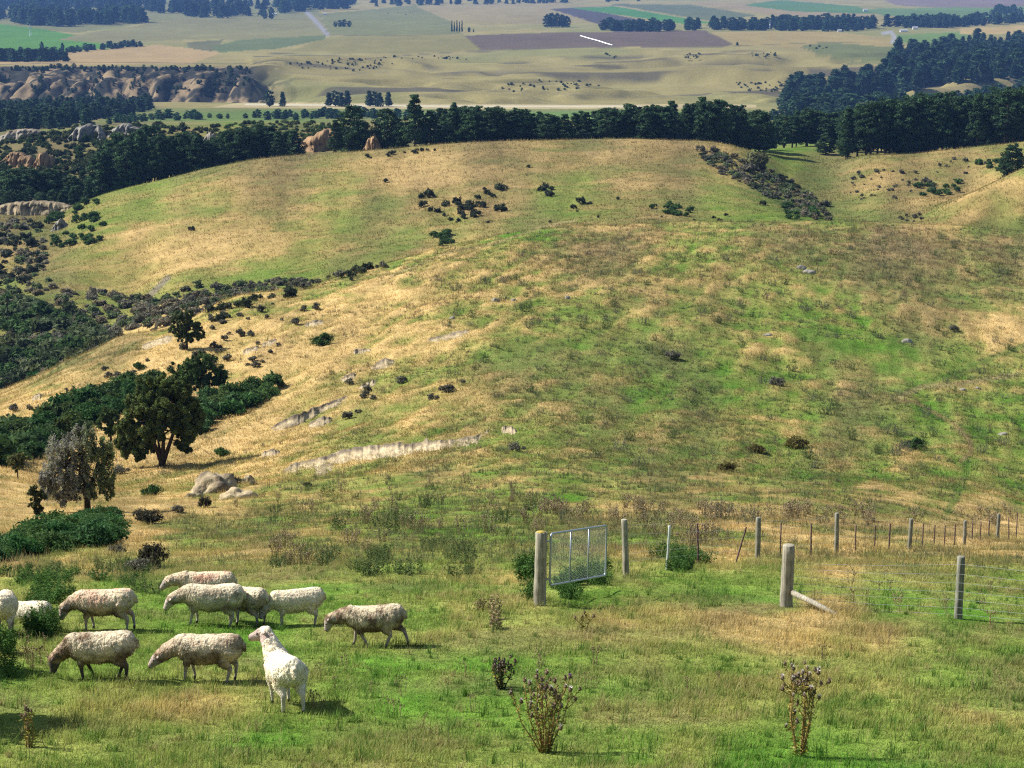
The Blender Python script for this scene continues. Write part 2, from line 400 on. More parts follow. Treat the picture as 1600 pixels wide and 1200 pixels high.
def shepard(px, py):
    out = np.empty((len(px), 2))
    for s in range(0, len(px), 20000):
        dx = (px[s:s + 20000, None] - DRY[:, 0]) ; dy = (py[s:s + 20000, None] - DRY[:, 1]) * 1.7
        w = 1.0 / (dx * dx + dy * dy + 150.0) ** 2
        w /= w.sum(1, keepdims=True)
        out[s:s + 20000] = w @ DRY[:, 2:4]
    return out
def inpoly(px, py, poly):
    c = np.zeros(len(px), bool); n = len(poly)
    for i in range(n):
        x1, y1 = poly[i]; x2, y2 = poly[i - 1]
        with np.errstate(divide='ignore', invalid='ignore'):
            c ^= ((y1 > py) != (y2 > py)) & (px < (x2 - x1) * (py - y1) / (y2 - y1 + 1e-12) + x1)
    return c
# far paddocks: outline in the photograph, colour
FIELDS = [
 ([(-60,34),(20,30),(60,44),(185,68),(175,75),(60,84),(-60,84)], (96,146,60)),
 ([(90,62),(140,52),(290,28),(500,22),(512,55),(420,68),(330,60),(215,66),(186,70)], (142,138,92)),
 ([(-60,0),(500,-6),(500,24),(290,28),(120,52),(-60,30)], (136,136,88)),
 ([(290,66),(350,62),(330,82),(300,80)], (118,118,84)),
 ([(380,62),(510,55),(505,62),(430,76),(340,82),(330,72)], (112,124,80)),
 ([(500,22),(650,8),(700,30),(720,52),(620,56),(515,54)], (130,132,84)),
 ([(650,10),(860,0),(960,30),(840,38),(700,32)], (162,148,104)),
 ([(516,57),(720,52),(735,60),(752,78),(640,84),(450,80)], (150,142,88)),
 ([(725,55),(905,50),(1105,48),(1145,68),(1130,73),(990,74),(752,78)], (116,100,84)),
 ([(-60,84),(60,84),(250,70),(345,82),(300,100),(-60,102)], (186,160,112)),
 ([(860,14),(900,12),(1050,40),(1030,48),(960,50),(930,36)], (90,84,84)),
 ([(890,12),(960,10),(1115,36),(1075,38),(1000,28)], (84,138,66)),
 ([(950,6),(1080,8),(1180,24),(1115,34),(1010,16)], (110,118,82)),
 ([(1080,4),(1200,6),(1370,22),(1350,26),(1230,26),(1100,8)], (166,148,108)),
 ([(1160,8),(1220,0),(1340,10),(1370,22),(1240,18)], (98,132,76)),
 ([(1380,0),(1660,-4),(1660,12),(1500,14),(1400,8)], (136,120,112)),
 ([(1340,14),(1480,12),(1600,10),(1660,10),(1660,26),(1480,30),(1380,24)], (112,138,84)),
 ([(1105,50),(1310,50),(1400,62),(1380,76),(1150,72)], (170,152,98)),
 ([(1400,54),(1500,50),(1520,58),(1480,70),(1405,66)], (116,142,76)),
 ([(1500,44),(1660,38),(1660,52),(1500,54)], (190,166,108)),
 ([(1250,72),(1290,66),(1400,74),(1390,98),(1330,100),(1290,88)], (122,128,80)),
 ([(380,160),(800,163),(1180,163),(1180,168),(700,171),(330,168)], (196,180,134)),
 ([(200,168),(420,170),(800,170),(1200,172),(1200,186),(150,190)], (134,142,84)),
 ([(240,178),(420,172),(540,176),(480,190),(200,192)], (118,140,74)),
 ([(600,176),(900,174),(1200,176),(1200,186),(600,188)], (118,146,76)),
 ([(1430,138),(1600,126),(1660,126),(1660,150),(1440,154)], (166,152,104)),
 ([(1360,150),(1400,146),(1480,152),(1440,160),(1360,162)], (140,140,88)),
]
TRACKS = [  # worn cattle tracks and gullies: polyline, half width px, colour, strength
 ([(1395,625),(1430,628),(1460,645),(1490,662),(1500,672),(1516,690),(1518,706),(1500,722)], 3.0, (168,142,104), .8),
 ([(1600,540),(1560,556),(1520,570),(1490,585),(1440,600),(1405,615)], 5, (96,132,56), .6),
 ([(1512,725),(1508,745),(1495,775),(1480,800)], 6, (92,138,52), .6),
 ([(1590,585),(1500,600),(1440,605),(1400,622)], 5, (172,156,112), .7),
 ([(225,470),(240,456),(262,434)], 5, (150,140,118), .9),
 ([(480,20),(492,32),(512,54)], 3.4, (150,148,150), 1.0),
 ([(1380,52),(1392,50),(1398,58),(1394,66)], 3.0, (160,160,160), 1.0),
 ([(384,163),(700,166),(1000,166)], 1.6, (214,204,176), .9),
 ([(-20,101),(120,98),(250,98),(380,100),(500,98),(640,86),(752,79)], .7, (96,96,76), .7),
 ([(752,79),(905,74),(990,75),(1130,73),(1145,69),(1105,49)], .8, (100,98,78), .7),
 ([(515,55),(620,56),(720,52),(725,55),(752,78)], .7, (100,100,74), .6),
 ([(1145,72),(1290,66),(1400,68),(1480,70)], .7, (96,98,74), .6),
 ([(1250,74),(1290,88),(1332,101)], .8, (100,100,78), .6),
 ([(640,150),(760,140),(900,148),(1000,152),(1150,146)], 1.2, (128,120,96), .5),
 ([(430,112),(520,118),(640,110),(760,112),(900,106)], 1.2, (132,124,98), .5),
 ([(860,14),(960,9),(1080,7),(1180,24)], .7, (100,100,80), .6),
 ([(500,24),(512,54),(560,56)], .7, (100,100,80), .5),
 ([(610,432),(700,395),(760,384),(860,352),(900,345)], 2.5, (190,170,120), .6),
]
ALB = 0.60
def land_colour(x, y, z, for_blades=False):
    px, py = pix_of(x, y, z)
    px = px.copy(); py = py.copy()
    near = y < 1500
    C = np.empty((len(x), 3))
    # pasture
    if near.any():
        X = x[near]; Y = y[near]
        wob = np.interp(Y, [20, 60, 200, 600], [70, 60, 45, 22])
        sc = np.interp(Y, [20, 60, 200, 640, 1000], [1.6, 3.0, 9.0, 26.0, 40.0])
        a = fbm(X / 4.0, Y / 6.0, 301, 5) - .5; b = fbm(X / 22.0, Y / 26.0, 302, 6) - .5; c = fbm(X / 70., Y / 46., 303, 6) - .5
        wa = 1 - sstep(60, 200, Y); wc = sstep(150, 500, Y); wb = 1 - wa * .6 - wc * .5
        f1 = np.where(Y < 170, fbm(X / 1.6, Y / 2.2, 304, 4), np.where(Y < 400, fbm(X / 4.0, Y / 4.5, 305, 4), fbm(X / 9., Y / 8., 306, 4))) - .5
        nz = .75 * (wa * a + wb * b + wc * c) + .62 * f1
        e1 = fbm(X / 9. + 31, Y / 12., 311, 4) - .5; e2 = fbm(X / 30. + 31, Y / 24., 312, 4) - .5
        q = shepard(px[near] + wob * 2.4 * (wa * e1 + (1 - wa) * e2), py[near] + wob * 1.0 * nz)
        dd = q[:, 0]
        amp = np.interp(Y, [20, 60, 200, 400, 640], [1.0, 1.1, 1.25, 1.1, .95]) * (1 - .75 * sstep(.85, 1., dd))
        d = dd + nz * amp
        # streaks combed by the wind, running down across the slope
        st = fbm((X - .22 * Y) / 1.7, Y / 8.0, 321, 4) - .5
        d = d + st * .75 * sstep(70, 130, Y) * (1 - sstep(330, 430, Y))
        col = ramp(d)
        br = np.clip(q[:, 1] + (fbm(X / sc, Y / (sc * .6), 331, 5) - .5) * 1.3, 0, .9)
        br = br * sstep(.0, .5, br + .15)
        col = col * (1 - br[:, None]) + lin((122, 108, 78)) * br[:, None]
        lum = 1 + (fbm(X / (sc * .3), Y / (sc * .2), 341, 4) - .5) * .5
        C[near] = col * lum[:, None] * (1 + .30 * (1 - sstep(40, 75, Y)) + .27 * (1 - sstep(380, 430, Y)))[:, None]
    f = ~near
    if f.any():
        X = x[f]; Y = y[f]
        n = fbm(X / 260., Y / 420., 351, 5) - .5; n2 = fbm(X / 30., Y / 70., 352, 5) - .5
        base = lin((166, 154, 100)) * (1 + .5 * n[:, None] + .5 * n2[:, None])
        g = np.clip(sstep(.02, .2, n) * .6, 0, 1)[:, None]
        base = base * (1 - g) + lin((132, 138, 84)) * g
        PX = px[f]; PY = py[f]
        wx = (fbm(X / 90., Y / 200., 361, 3) - .5) * 5
        col = base.copy()
        for poly, c in FIELDS:
            m = inpoly(PX + wx, PY + wx * .3, poly)
            col[m] = lin(c) * (1 + .3 * n[m, None] + .3 * n2[m, None])
        # steep faces: scrub and bare earth
        sc = (Y > 2055) & (Y < 2330) & (PX < 480)
        t = fbm(X / 9., Y / 26., 371, 5)
        k = (sstep(.40, .56, t + .12 * sstep(118, 106, PY) if False else t + .16 * (1 - sstep(106, 122, PY[:]))))[:, None]
        scc = lin((168, 146, 112)) * (1 - k) + lin((66, 66, 56)) * k
        ww = (1 - sstep(375, 475, PX + wx * 4))[:, None]; col[sc] = (scc * ww + col * (1 - ww))[sc]
        sc2 = (Y > 2080) & (Y < 3100) & (PX >= 396) & (PY < 160) & (PY > 78)
        t2 = fbm(X / 150., Y / 55., 381, 5)
        k2 = (sstep(.56, .66, t2) * .75)[:, None]
        col[sc2] = (col * (1 - k2) + lin((84, 80, 74)) * k2)[sc2]
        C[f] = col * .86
    for pts, hw, c, s in TRACKS:
        w = np.zeros(len(x))
        for (x1, y1), (x2, y2) in zip(pts[:-1], pts[1:]):
            dx, dy = x2 - x1, y2 - y1; L2 = dx * dx + dy * dy
            t = np.clip(((px - x1) * dx + (py - y1) * dy) / L2, 0, 1)
            dist = np.hypot(px - x1 - t * dx, (py - y1 - t * dy) * 1.3)
            w = np.maximum(w, 1 - sstep(hw * .6, hw * 1.5, dist))
        w = (w * s)[:, None]
        C = C * (1 - w) + lin(c) * w
    return np.clip(C * ALB, .01, .7)

# ------------------------------------------------------------------ land meshes
def land_material():
    m, nt, b = mat_base('pasture')
    L = nt.links.new
    at = nt.nodes.new('ShaderNodeVertexColor'); at.layer_name = 'Col'
    geo = nt.nodes.new('ShaderNodeNewGeometry')
    n1 = nt.nodes.new('ShaderNodeTexNoise'); n1.inputs['Scale'].default_value = 3.5; n1.inputs['Detail'].default_value = 6; n1.inputs['Roughness'].default_value = .7
    n2 = nt.nodes.new('ShaderNodeTexNoise'); n2.inputs['Scale'].default_value = .45; n2.inputs['Detail'].default_value = 5; n2.inputs['Roughness'].default_value = .7
    L(geo.outputs['Position'], n1.inputs['Vector']); L(geo.outputs['Position'], n2.inputs['Vector'])
    ad = nt.nodes.new('ShaderNodeMath'); ad.operation = 'ADD'; L(n1.outputs[0], ad.inputs[0]); L(n2.outputs[0], ad.inputs[1])
    mr = nt.nodes.new('ShaderNodeMapRange'); mr.inputs['From Min'].default_value = .7; mr.inputs['From Max'].default_value = 1.3
    mr.inputs['To Min'].default_value = .62; mr.inputs['To Max'].default_value = 1.3
    L(ad.outputs[0], mr.inputs['Value'])
    v = nt.nodes.new('ShaderNodeVectorMath'); v.operation = 'SCALE'; L(at.outputs['Color'], v.inputs[0]); L(mr.outputs[0], v.inputs['Scale'])
    L(v.outputs[0], b.inputs['Base Color'])
    bp = nt.nodes.new('ShaderNodeBump'); bp.inputs['Strength'].default_value = .8; bp.inputs['Distance'].default_value = .35
    L(ad.outputs[0], bp.inputs['Height']); L(bp.outputs[0], b.inputs['Normal'])
    b.inputs['Roughness'].default_value = 1.0; b.inputs['Specular IOR Level'].default_value = .05
    return m
M_LAND = land_material()
def land(name, ys, us):
    YY, UU = np.meshgrid(ys, us, indexing='ij')
    x = (UU * np.maximum(YY, 12)).ravel(); y = YY.ravel()
    z = H(x, y)
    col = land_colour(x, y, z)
    r, c = YY.shape
    i = np.arange(r * c).reshape(r, c)
    Fq = np.stack([i[:-1, :-1], i[:-1, 1:], i[1:, 1:], i[1:, :-1]], -1).reshape(-1, 4)
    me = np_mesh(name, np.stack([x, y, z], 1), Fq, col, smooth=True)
    me.materials.append(M_LAND)
    return tag(link(name, me), kind='structure')
us_in = np.linspace(-0.31, 0.31, 560)
us = np.concatenate([np.linspace(-2.2, -0.33, 30), us_in, np.linspace(0.33, 2.2, 30)])
ys_a = np.concatenate([np.linspace(-55, 15, 30), np.linspace(16, 60, 190), np.linspace(60.4, 160, 180), np.linspace(161, 420, 230), np.linspace(421.5, 720, 210)])
land('hills', ys_a, us)
ys_b = np.concatenate([np.linspace(720, 1100, 90), np.linspace(1106, 2040, 70), np.linspace(2044, 2340, 80), np.geomspace(2348, 13800, 150)])
us2 = np.concatenate([np.linspace(-2.2, -0.33, 20), np.linspace(-0.315, 0.315, 640), np.linspace(0.33, 2.2, 20)])
land('valley_land', ys_b, us2)
print('land done')

# ------------------------------------------------------------------ grass
M_GRASS = mat_col('grass_blades', rough=.75, spec=.25, transl=.42)
def in_poly_px(poly, n, rng):
    xs = [p[0] for p in poly]; ys = [p[1] for p in poly]
    ax, ay = np.empty(0), np.empty(0)
    while len(ax) < n:
        a = rng.uniform(min(xs), max(xs), n * 3); b = rng.uniform(min(ys), max(ys), n * 3)
        m = inpoly(a, b, poly); ax = np.r_[ax, a[m]]; ay = np.r_[ay, b[m]]
    return ax[:n], ay[:n]
def scatter_fan(n, y0, y1, half, rng, p=1.0):
    """n points between two distances, density per square metre falling with distance for p > 1"""
    t = rng.random(n)
    e = 2.0 - p
    y = (y0 ** e + t * (y1 ** e - y0 ** e)) ** (1 / e) if abs(e) > 1e-6 else y0 * (y1 / y0) ** t
    x = (rng.random(n) * 2 - 1) * half * y
    return x, y
def blades(name, x, y, h, w, seg, col, rng, lean=.35, wind=(.35, .05), z=None):
    n = len(x)
    z = H(x, y) if z is None else z
    a = rng.random(n) * 2 * np.pi
    wx, wy = np.cos(a) * w / 2, np.sin(a) * w / 2
    la = rng.random(n) * 2 * np.pi; lr = h * lean * rng.random(n)
    lx = np.cos(la) * lr + wind[0] * h * rng.random(n); ly = np.sin(la) * lr + wind[1] * h * rng.random(n)
    hz = np.sqrt(np.maximum(h * h - lx * lx - ly * ly, (h * .3) ** 2))
    z0 = z - .01
    if seg == 1:
        V = np.empty((n, 3, 3))
        V[:, 0] = np.stack([x - wx, y - wy, z0], 1); V[:, 1] = np.stack([x + wx, y + wy, z0], 1); V[:, 2] = np.stack([x + lx, y + ly, z0 + hz], 1)
        Fc = np.arange(n * 3).reshape(n, 3); k = 3
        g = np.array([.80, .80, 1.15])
    else:
        V = np.empty((n, 5, 3)); m = .55
        V[:, 0] = np.stack([x - wx, y - wy, z0], 1); V[:, 1] = np.stack([x + wx, y + wy, z0], 1)
        mx, my, mz = x + lx * .28, y + ly * .28, z0 + hz * m
        V[:, 2] = np.stack([mx + wx * .8, my + wy * .8, mz], 1); V[:, 3] = np.stack([mx - wx * .8, my - wy * .8, mz], 1)
        V[:, 4] = np.stack([x + lx, y + ly, z0 + hz], 1)
        b = np.arange(n)[:, None] * 5
        Fc = np.concatenate([b + [0, 1, 2], b + [0, 2, 3], b + [3, 2, 4]], 0); k = 5
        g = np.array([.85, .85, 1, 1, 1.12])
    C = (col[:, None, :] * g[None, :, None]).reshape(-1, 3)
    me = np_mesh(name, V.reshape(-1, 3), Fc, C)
    me.materials.append(M_GRASS)
    return me
def grass():
    rng = np.random.default_rng(3)
    jobs = [  # tufts, blades each, y0, y1, spread, w, seg, density exponent
        (42000, 11, 18.5, 48, .085, .0078, 5, 1.5),
        (34000, 10, 46, 135, .20, .020, 1, 1.6),
        (60000, 8, 130, 385, .5, .055, 1, 1.7),
        (26000, 6, 430, 690, 1.1, .16, 1, 1.8),
    ]
    for k, (nt_, nb, y0, y1, sp, w, seg, p) in enumerate(jobs):
        tx, ty = scatter_fan(nt_, y0, y1, .315, rng, p)
        n = nt_ * nb
        i = np.repeat(np.arange(nt_), nb)
        r = sp * np.abs(rng.normal(size=n)); a_ = rng.random(n) * 2 * np.pi
        x = tx[i] + np.cos(a_) * r * 1.15; y = ty[i] + np.sin(a_) * r
        z = H(x, y)
        c = land_colour(tx, ty, H(tx, ty))[i] * .55 + land_colour(x, y, z) * .45
        dry = np.clip((c[:, 0] / np.maximum(c[:, 1], 1e-3) - .75) / .45, 0, 1)
        tl = rng.random(nt_)[i]
        lum = 1.03 + .5 * (rng.random(n) - .5) + (.75 if k == 0 else .5) * (tl - .5)
        c = c * lum[:, None]
        s = rng.random(n) < (.13 if k == 0 else .1)
        c[s] = c[s] * .35 + lin((206, 190, 128)) * ALB * .65
        g = (rng.random(n) < .12) & ~s
        c[g] = c[g] * .6 + lin((88, 142, 40)) * ALB * .4
        base_h = np.interp(y, [18, 40, 90, 140, 250, 385, 690], [.070, .080, .12, .18, .27, .36, .5])
        hh = base_h * (.45 + .9 * rng.random(n)) * (.7 + .6 * rng.random(nt_)[i]) * (.75 + .7 * dry)
        if k <= 1:
            big = fbm(x / 1.3, y / 1.3, 401, 3)
            hh *= .55 + .95 * sstep(.35, .7, big)
        wd = (.5, .1) if k == 0 else (-.45, -.7)
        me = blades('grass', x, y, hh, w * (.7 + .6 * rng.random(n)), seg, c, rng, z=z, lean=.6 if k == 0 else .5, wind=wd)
        tag(link('grass', me), kind='stuff')
    # lush tussocks and seed heads among the short turf in front
    nt_ = 1500; nb = 30
    tx, ty = scatter_fan(nt_, 19, 47, .315, rng, 1.5); i = np.repeat(np.arange(nt_), nb); n = nt_ * nb
    ts = rng.lognormal(0, .4, nt_); a_ = rng.random(n) * 2 * np.pi; r = np.abs(rng.normal(size=n)) * .07 * ts[i]
    x = tx[i] + np.cos(a_) * r; y = ty[i] + np.sin(a_) * r; z = H(x, y)
    g0 = land_colour(tx, ty, H(tx, ty)); dr = rng.random(nt_) < np.clip((g0[:, 0] / g0[:, 1] - .72) * 1.6, .12, .9)
    tc = np.where(dr[:, None], lin((204, 184, 128)) * ALB, lin((84, 136, 48)) * ALB) * .65 + g0 * .35
    c = tc[i] * (.7 + .65 * rng.random((n, 1)))
    me = blades('grass', x, y, (.09 + .12 * rng.random(n)) * ts[i] ** .6, .0075 * (.7 + .6 * rng.random(n)), 5, c, rng, z=z, lean=.75)
    tag(link('grass', me), kind='stuff')
    # rougher darker tufts standing above the sward
    nt_ = 16000; nb = 16
    tx, ty = scatter_fan(nt_ * 2, 46, 385, .315, rng, 1.55)
    cl = fbm(tx / 9., ty / 9., 421, 4) + .25 * (fbm(tx / 45., ty / 45., 422, 3) - .5)
    gcx = land_colour(tx, ty, H(tx, ty)); cl = cl - .30 * sstep(1.05, 1.35, gcx[:, 0] / gcx[:, 1])
    o_ = np.argsort(-(cl + .22 * rng.random(len(cl))))[:nt_]; tx, ty = tx[o_], ty[o_]
    n = nt_ * nb; i = np.repeat(np.arange(nt_), nb)
    sc_ = (rng.lognormal(0, .45, nt_) * np.interp(ty, [46, 150, 385], [.20, .38, .62]))[i]
    a_ = rng.random(n) * 2 * np.pi; r = np.abs(rng.normal(size=n)) * sc_ * .45
    x = tx[i] + np.cos(a_) * r; y = ty[i] + np.sin(a_) * r; z = H(x, y)
    pal = np.array([lin((116, 124, 88)), lin((146, 130, 94)), lin((92, 118, 58)), lin((170, 150, 108)), lin((102, 112, 90))]) * ALB
    c = pal[rng.integers(0, 5, nt_)][i] * .75 + land_colour(x, y, z) * .3
    c = c * (.75 + .5 * rng.random((n, 1)))
    me = blades('rough_grass', x, y, sc_ * (.4 + .6 * rng.random(n)), np.interp(y, [46, 150, 385], [.018, .045, .085]), 1, c, rng, z=z, lean=.9, wind=(.2, 0))
    tag(link('rough_grass', me), kind='stuff')
    # brown weeds standing thick along the skyline of the broad slope
    nt_ = 1300; nb = 12
    a, b = in_poly_px([(640,408),(760,380),(860,364),(1000,355),(1200,351),(1400,352),(1600,364),(1600,400),(1600,470),(1300,450),(1000,450),(760,450)], nt_, rng)
    o_ = rng.random(nt_) ** 1.15; b = np.interp(a, [640, 760, 860, 1000, 1200, 1400, 1600], [408, 380, 364, 355, 351, 352, 364]) + 2 + 85 * o_
    P = ground_at(a, b); gc = land_colour(P[:, 0], P[:, 1], P[:, 2]); i = np.repeat(np.arange(nt_), nb); n = nt_ * nb
    x = P[i, 0] + rng.normal(size=n) * .4; y = P[i, 1] + rng.normal(size=n) * .5; z = H(x, y)
    pal = np.array([lin((140, 120, 92)), lin((160, 138, 100)), lin((116, 114, 88)), lin((128, 108, 84))]) * ALB
    c = (pal[rng.integers(0, 4, nt_)][i] * .6 + gc[i] * .35) * (.7 + .6 * rng.random((n, 1)))
    me = blades('rough_grass', x, y, (.3 + .45 * rng.random(n)), .08, 1, c, rng, z=z, lean=.7, wind=(.2, 0))
    tag(link('rough_grass', me), kind='stuff')
    # tall seeding stalks
    n = 17000
    x, y = scatter_fan(n, 19, 130, .315, rng, 1.7)
    z = H(x, y); c = land_colour(x, y, z)
    dry = np.clip((c[:, 0] / np.maximum(c[:, 1], 1e-3) - .75) / .45, 0, 1)
    keep = rng.random(n) < (.12 + .88 * dry) * (.25 + fbm(x / 3, y / 3, 411, 3) * 1.1)
    x, y, z = x[keep], y[keep], z[keep]; n = len(x)
    col = lin((214, 192, 140)) * ALB * (.7 + .6 * rng.random((n, 1)))
    me = blades('dry_stalks', x, y, (.12 + .18 * rng.random(n)), np.interp(y, [20, 130], [.006, .028]), 5, col, rng, z=z, lean=.7)
    tag(link('dry_grass', me), kind='stuff')
grass()
print('grass done')

# ------------------------------------------------------------------ trees and shrubs
M_LEAF = mat_col('foliage', rough=.8, spec=.12, transl=.32, obj_var=.16)
M_BARK = mat_col('bark', rough=.95, noise=6, bump=(14, .7, .03), amount=.35)
def rand_unit(n, rng):
    v = rng.normal(size=(n, 3)); return v / np.linalg.norm(v, axis=1, keepdims=True)
def leaf_cloud(C, R, per, size, rng, base, lumv=.25, surf=.45, elong=1.6, lay=0.0, yellow=None):
    """leaf sprays (rhombs) spread through ellipsoid clumps C with radii R"""
    C = np.asarray(C, float); R = np.asarray(R, float)
    n = len(C) * per
    i = np.repeat(np.arange(len(C)), per)
    d = rand_unit(n, rng)
    r = rng.random(n) ** surf
    P = C[i] + d * R[i] * r[:, None]
    nrm = d * .8 + rand_unit(n, rng) * .9 + np.array([0, 0, lay]); nrm /= np.linalg.norm(nrm, axis=1, keepdims=True)
    t = np.cross(nrm, rand_unit(n, rng)); t /= np.linalg.norm(t, axis=1, keepdims=True)
    b = np.cross(nrm, t)
    s = size * (.55 + .9 * rng.random(n))[:, None]
    t = t * s * elong * .5; b = b * s * .5
    V = np.stack([P - t, P - b * .8 + t * .15, P + t, P + b * .8 + t * .1], 1).reshape(-1, 3)
    Fc = np.arange(n * 4).reshape(n, 4)
    cl = (1 + (rng.random(len(C)) - .5) * 2 * lumv)[i] * (1 + (rng.random(n) - .5) * .5)
    col = np.asarray(base)[None, :] * cl[:, None]
    if yellow is not None:
        m = rng.random(n) < .12; col[m] = np.asarray(yellow) * cl[m, None]
    return V, Fc, np.repeat(col, 4, axis=0)
def cat_parts(parts):
    V = []; Fs = []; C = []; b = 0
    for v, f, c in parts:
        V.append(v); Fs.append(f + b); C.append(c); b += len(v)
    return np.concatenate(V), np.concatenate(Fs), np.concatenate(C)
def cloud_mesh(name, parts, mat=None):
    v, f, c = cat_parts(parts)
    me = np_mesh(name, v, f, c); me.materials.append(mat or M_LEAF)
    return me
PINE = lin((58, 82, 50)) * .85
def pine_protos():
    out = []
    for k in range(6):
        rng = np.random.default_rng(100 + k)
        cone = k in (0, 3)
        Cs, Rs = [], []
        base = .12 + .1 * rng.random()
        for lv in np.linspace(base, .97, 13):
            q = (lv - base) / (1 - base)
            rad = (.20 * (1 - q) ** .85 + .015) if cone else (.27 * np.sqrt(max(0, 1 - q ** 2.4)) * (.75 + .25 * min(1, q * 3)) + .015)
            nb = max(1, int(3 + rad * 26))
            a0 = rng.random() * 6.28
            for j in range(nb):
                a = a0 + 6.28 * j / nb + rng.normal() * .3
                rr = rad * (.45 + .6 * rng.random())
                Cs.append((np.cos(a) * rr, np.sin(a) * rr, lv + rng.normal() * .022 + (.02 if cone else .0)))
                s = (.045 + .11 * rad) * (.7 + .6 * rng.random())
                Rs.append((s * 1.15, s * 1.15, s * .62))
        Cs = np.array(Cs); Rs = np.array(Rs)
        crown = cloud_mesh('pine_crown', [leaf_cloud(Cs, Rs, 60, .027, rng, PINE, .5, .5, 1.9, lay=.35)])
        mb = MB(); mb.tube([(0, 0, -.06), (.004, 0, .3), (0, .004, .65), (0, 0, .93)], [.02, .015, .009, .003], 7, tuple(lin((96, 82, 66)) * .6))
        for j in range(16):
            a = rng.random() * 6.28; hz = base * .6 + rng.random() * .6; L = .14 * (1 - hz) + .04
            mb.tube([(0, 0, hz), (math.cos(a) * L, math.sin(a) * L, hz + L * .25)], [.005, .0015], 4, tuple(lin((96, 82, 66)) * .5), caps=False)
        out.append((crown, mb.mesh('pine_trunk', M_BARK)))
    return out
PINES = pine_protos()
def put_tree(name, crown, trunk, x, y, h, label, cat, group, rz=None, wide=1.0, z=None):
    z = h1(x, y) if z is None else z
    t = empty(name, (x, y, z), random.uniform(0, 6.28) if rz is None else rz)
    t.scale = (h * wide, h * wide, h)
    link('trunk', trunk, t); link('crown', crown, t)
    tag(t, label, cat, group)
    return t
def top_height(px, py_top, Y):
    """height of a thing standing at distance Y whose top is seen at px, py_top"""
    u, t = uy_of(px, py_top)
    return u * Y, t * Y
def belt(topline, n, y0, y1, label, group, jit=7, wide=(.95, 1.35), kinds=range(6), scale=(.86, 1.0)):
    xs = [p[0] for p in topline]; ts = [p[1] for p in topline]
    rng = np.random.default_rng(int(abs(xs[0]) * 7 + n))
    for i in range(n):
        px = xs[0] + (xs[-1] - xs[0]) * (i + rng.random()) / n
        Y = y0 + (y1 - y0) * rng.random() if i % 3 else y0 + (y1 - y0) * .1 * rng.random()
        x, zt = top_height(px, np.interp(px, xs, ts) + rng.random() * jit, Y)
        zg = h1(x, Y)
        h = max(7, (zt - zg) * (scale[0] + (scale[1] - scale[0]) * rng.random()))
        c, t = PINES[list(kinds)[rng.integers(len(list(kinds)))]]
        w = rng.uniform(*wide) * min(1.3, max(.8, 17 / h))
        put_tree('pine_tree', c, t, x, Y, h, label, 'pine tree', group, rz=rng.random() * 6.28, wide=w, z=zg)
belt([(668,168),(690,160),(760,163),(800,165),(850,172),(900,170),(960,163),(1010,158),(1060,152),(1110,150),(1160,160),(1195,172)], 52, 668, 735,
     'dark green pine in the long belt behind the rounded hill', 'pines in the belt behind the rounded hill')
belt([(1195,176),(1230,172),(1262,166),(1300,168),(1330,168)], 12, 752, 800,
     'dark pine at the back of the green gap between the two pine blocks', 'pines behind the green saddle', wide=(.9,1.2))
belt([(1322,165),(1350,158),(1380,152),(1440,146),(1470,140),(1500,146),(1540,142),(1570,134),(1600,130),(1650,128)], 58, 672, 800,
     'dark green pine in the tall block above the scrubby mound', 'pines in the block above the scrubby mound', scale=(.9, 1.0))
belt([(318,215),(345,198),(400,190),(440,192),(462,200)], 15, 690, 730,
     'dark pine on the slope beside the sandstone bluffs', 'pines beside the sandstone bluffs', jit=12)
belt([(150,222),(190,204),(230,194),(280,198),(310,206),(330,230)], 24, 688, 735,
     'dark pine in the dense stand at the left foot of the rounded hill', 'pines left of the rounded hill', jit=16, scale=(.8, 1.0))
belt([(-40,262),(20,255),(60,258),(110,262),(150,262)], 20, 700, 745,
     'dark pine in the shaded gully above the pale cliff ledge', 'pines above the cliff ledge', jit=14)
belt([(-40,300),(60,300),(150,285)], 12, 668, 690,
     'small dark pine just above the pale cliff ledge', 'small pines above the cliff ledge', jit=10)
for px, top, Y, k, lab in [(524,188,668,0,'bushy dark pine in front of the orange sandstone bluff'), (550,166,680,1,'tall broad pine between the orange bluff and the bare tan slope'),
                            (566,190,690,5,'low pine leaning out at the edge of the bare tan slope'), (605,170,680,4,'broad dark pine just right of the bare tan slope'), (625,190,676,5,'short pine between the broad pine and the pointed pine'),
                            (648,149,672,0,'tallest pointed pine at the left end of the belt'), (1290,238,700,2,'low spreading pine at the edge of the green gap'), (1322,215,668,5,'bushy pine at the front left corner of the tall block'),
                            (1583,226,560,5,'small lone dark pine on the crest of the right hand mound')]:
    x, zt = top_height(px, top, Y); zg = h1(x, Y)
    hh = max(4, zt - zg)
    if px == 1290: hh = 6.5
    put_tree('pine_tree', *PINES[k], x, Y, hh, lab, 'pine tree', None, wide=1.15 if px != 1290 else 2.0, z=zg)

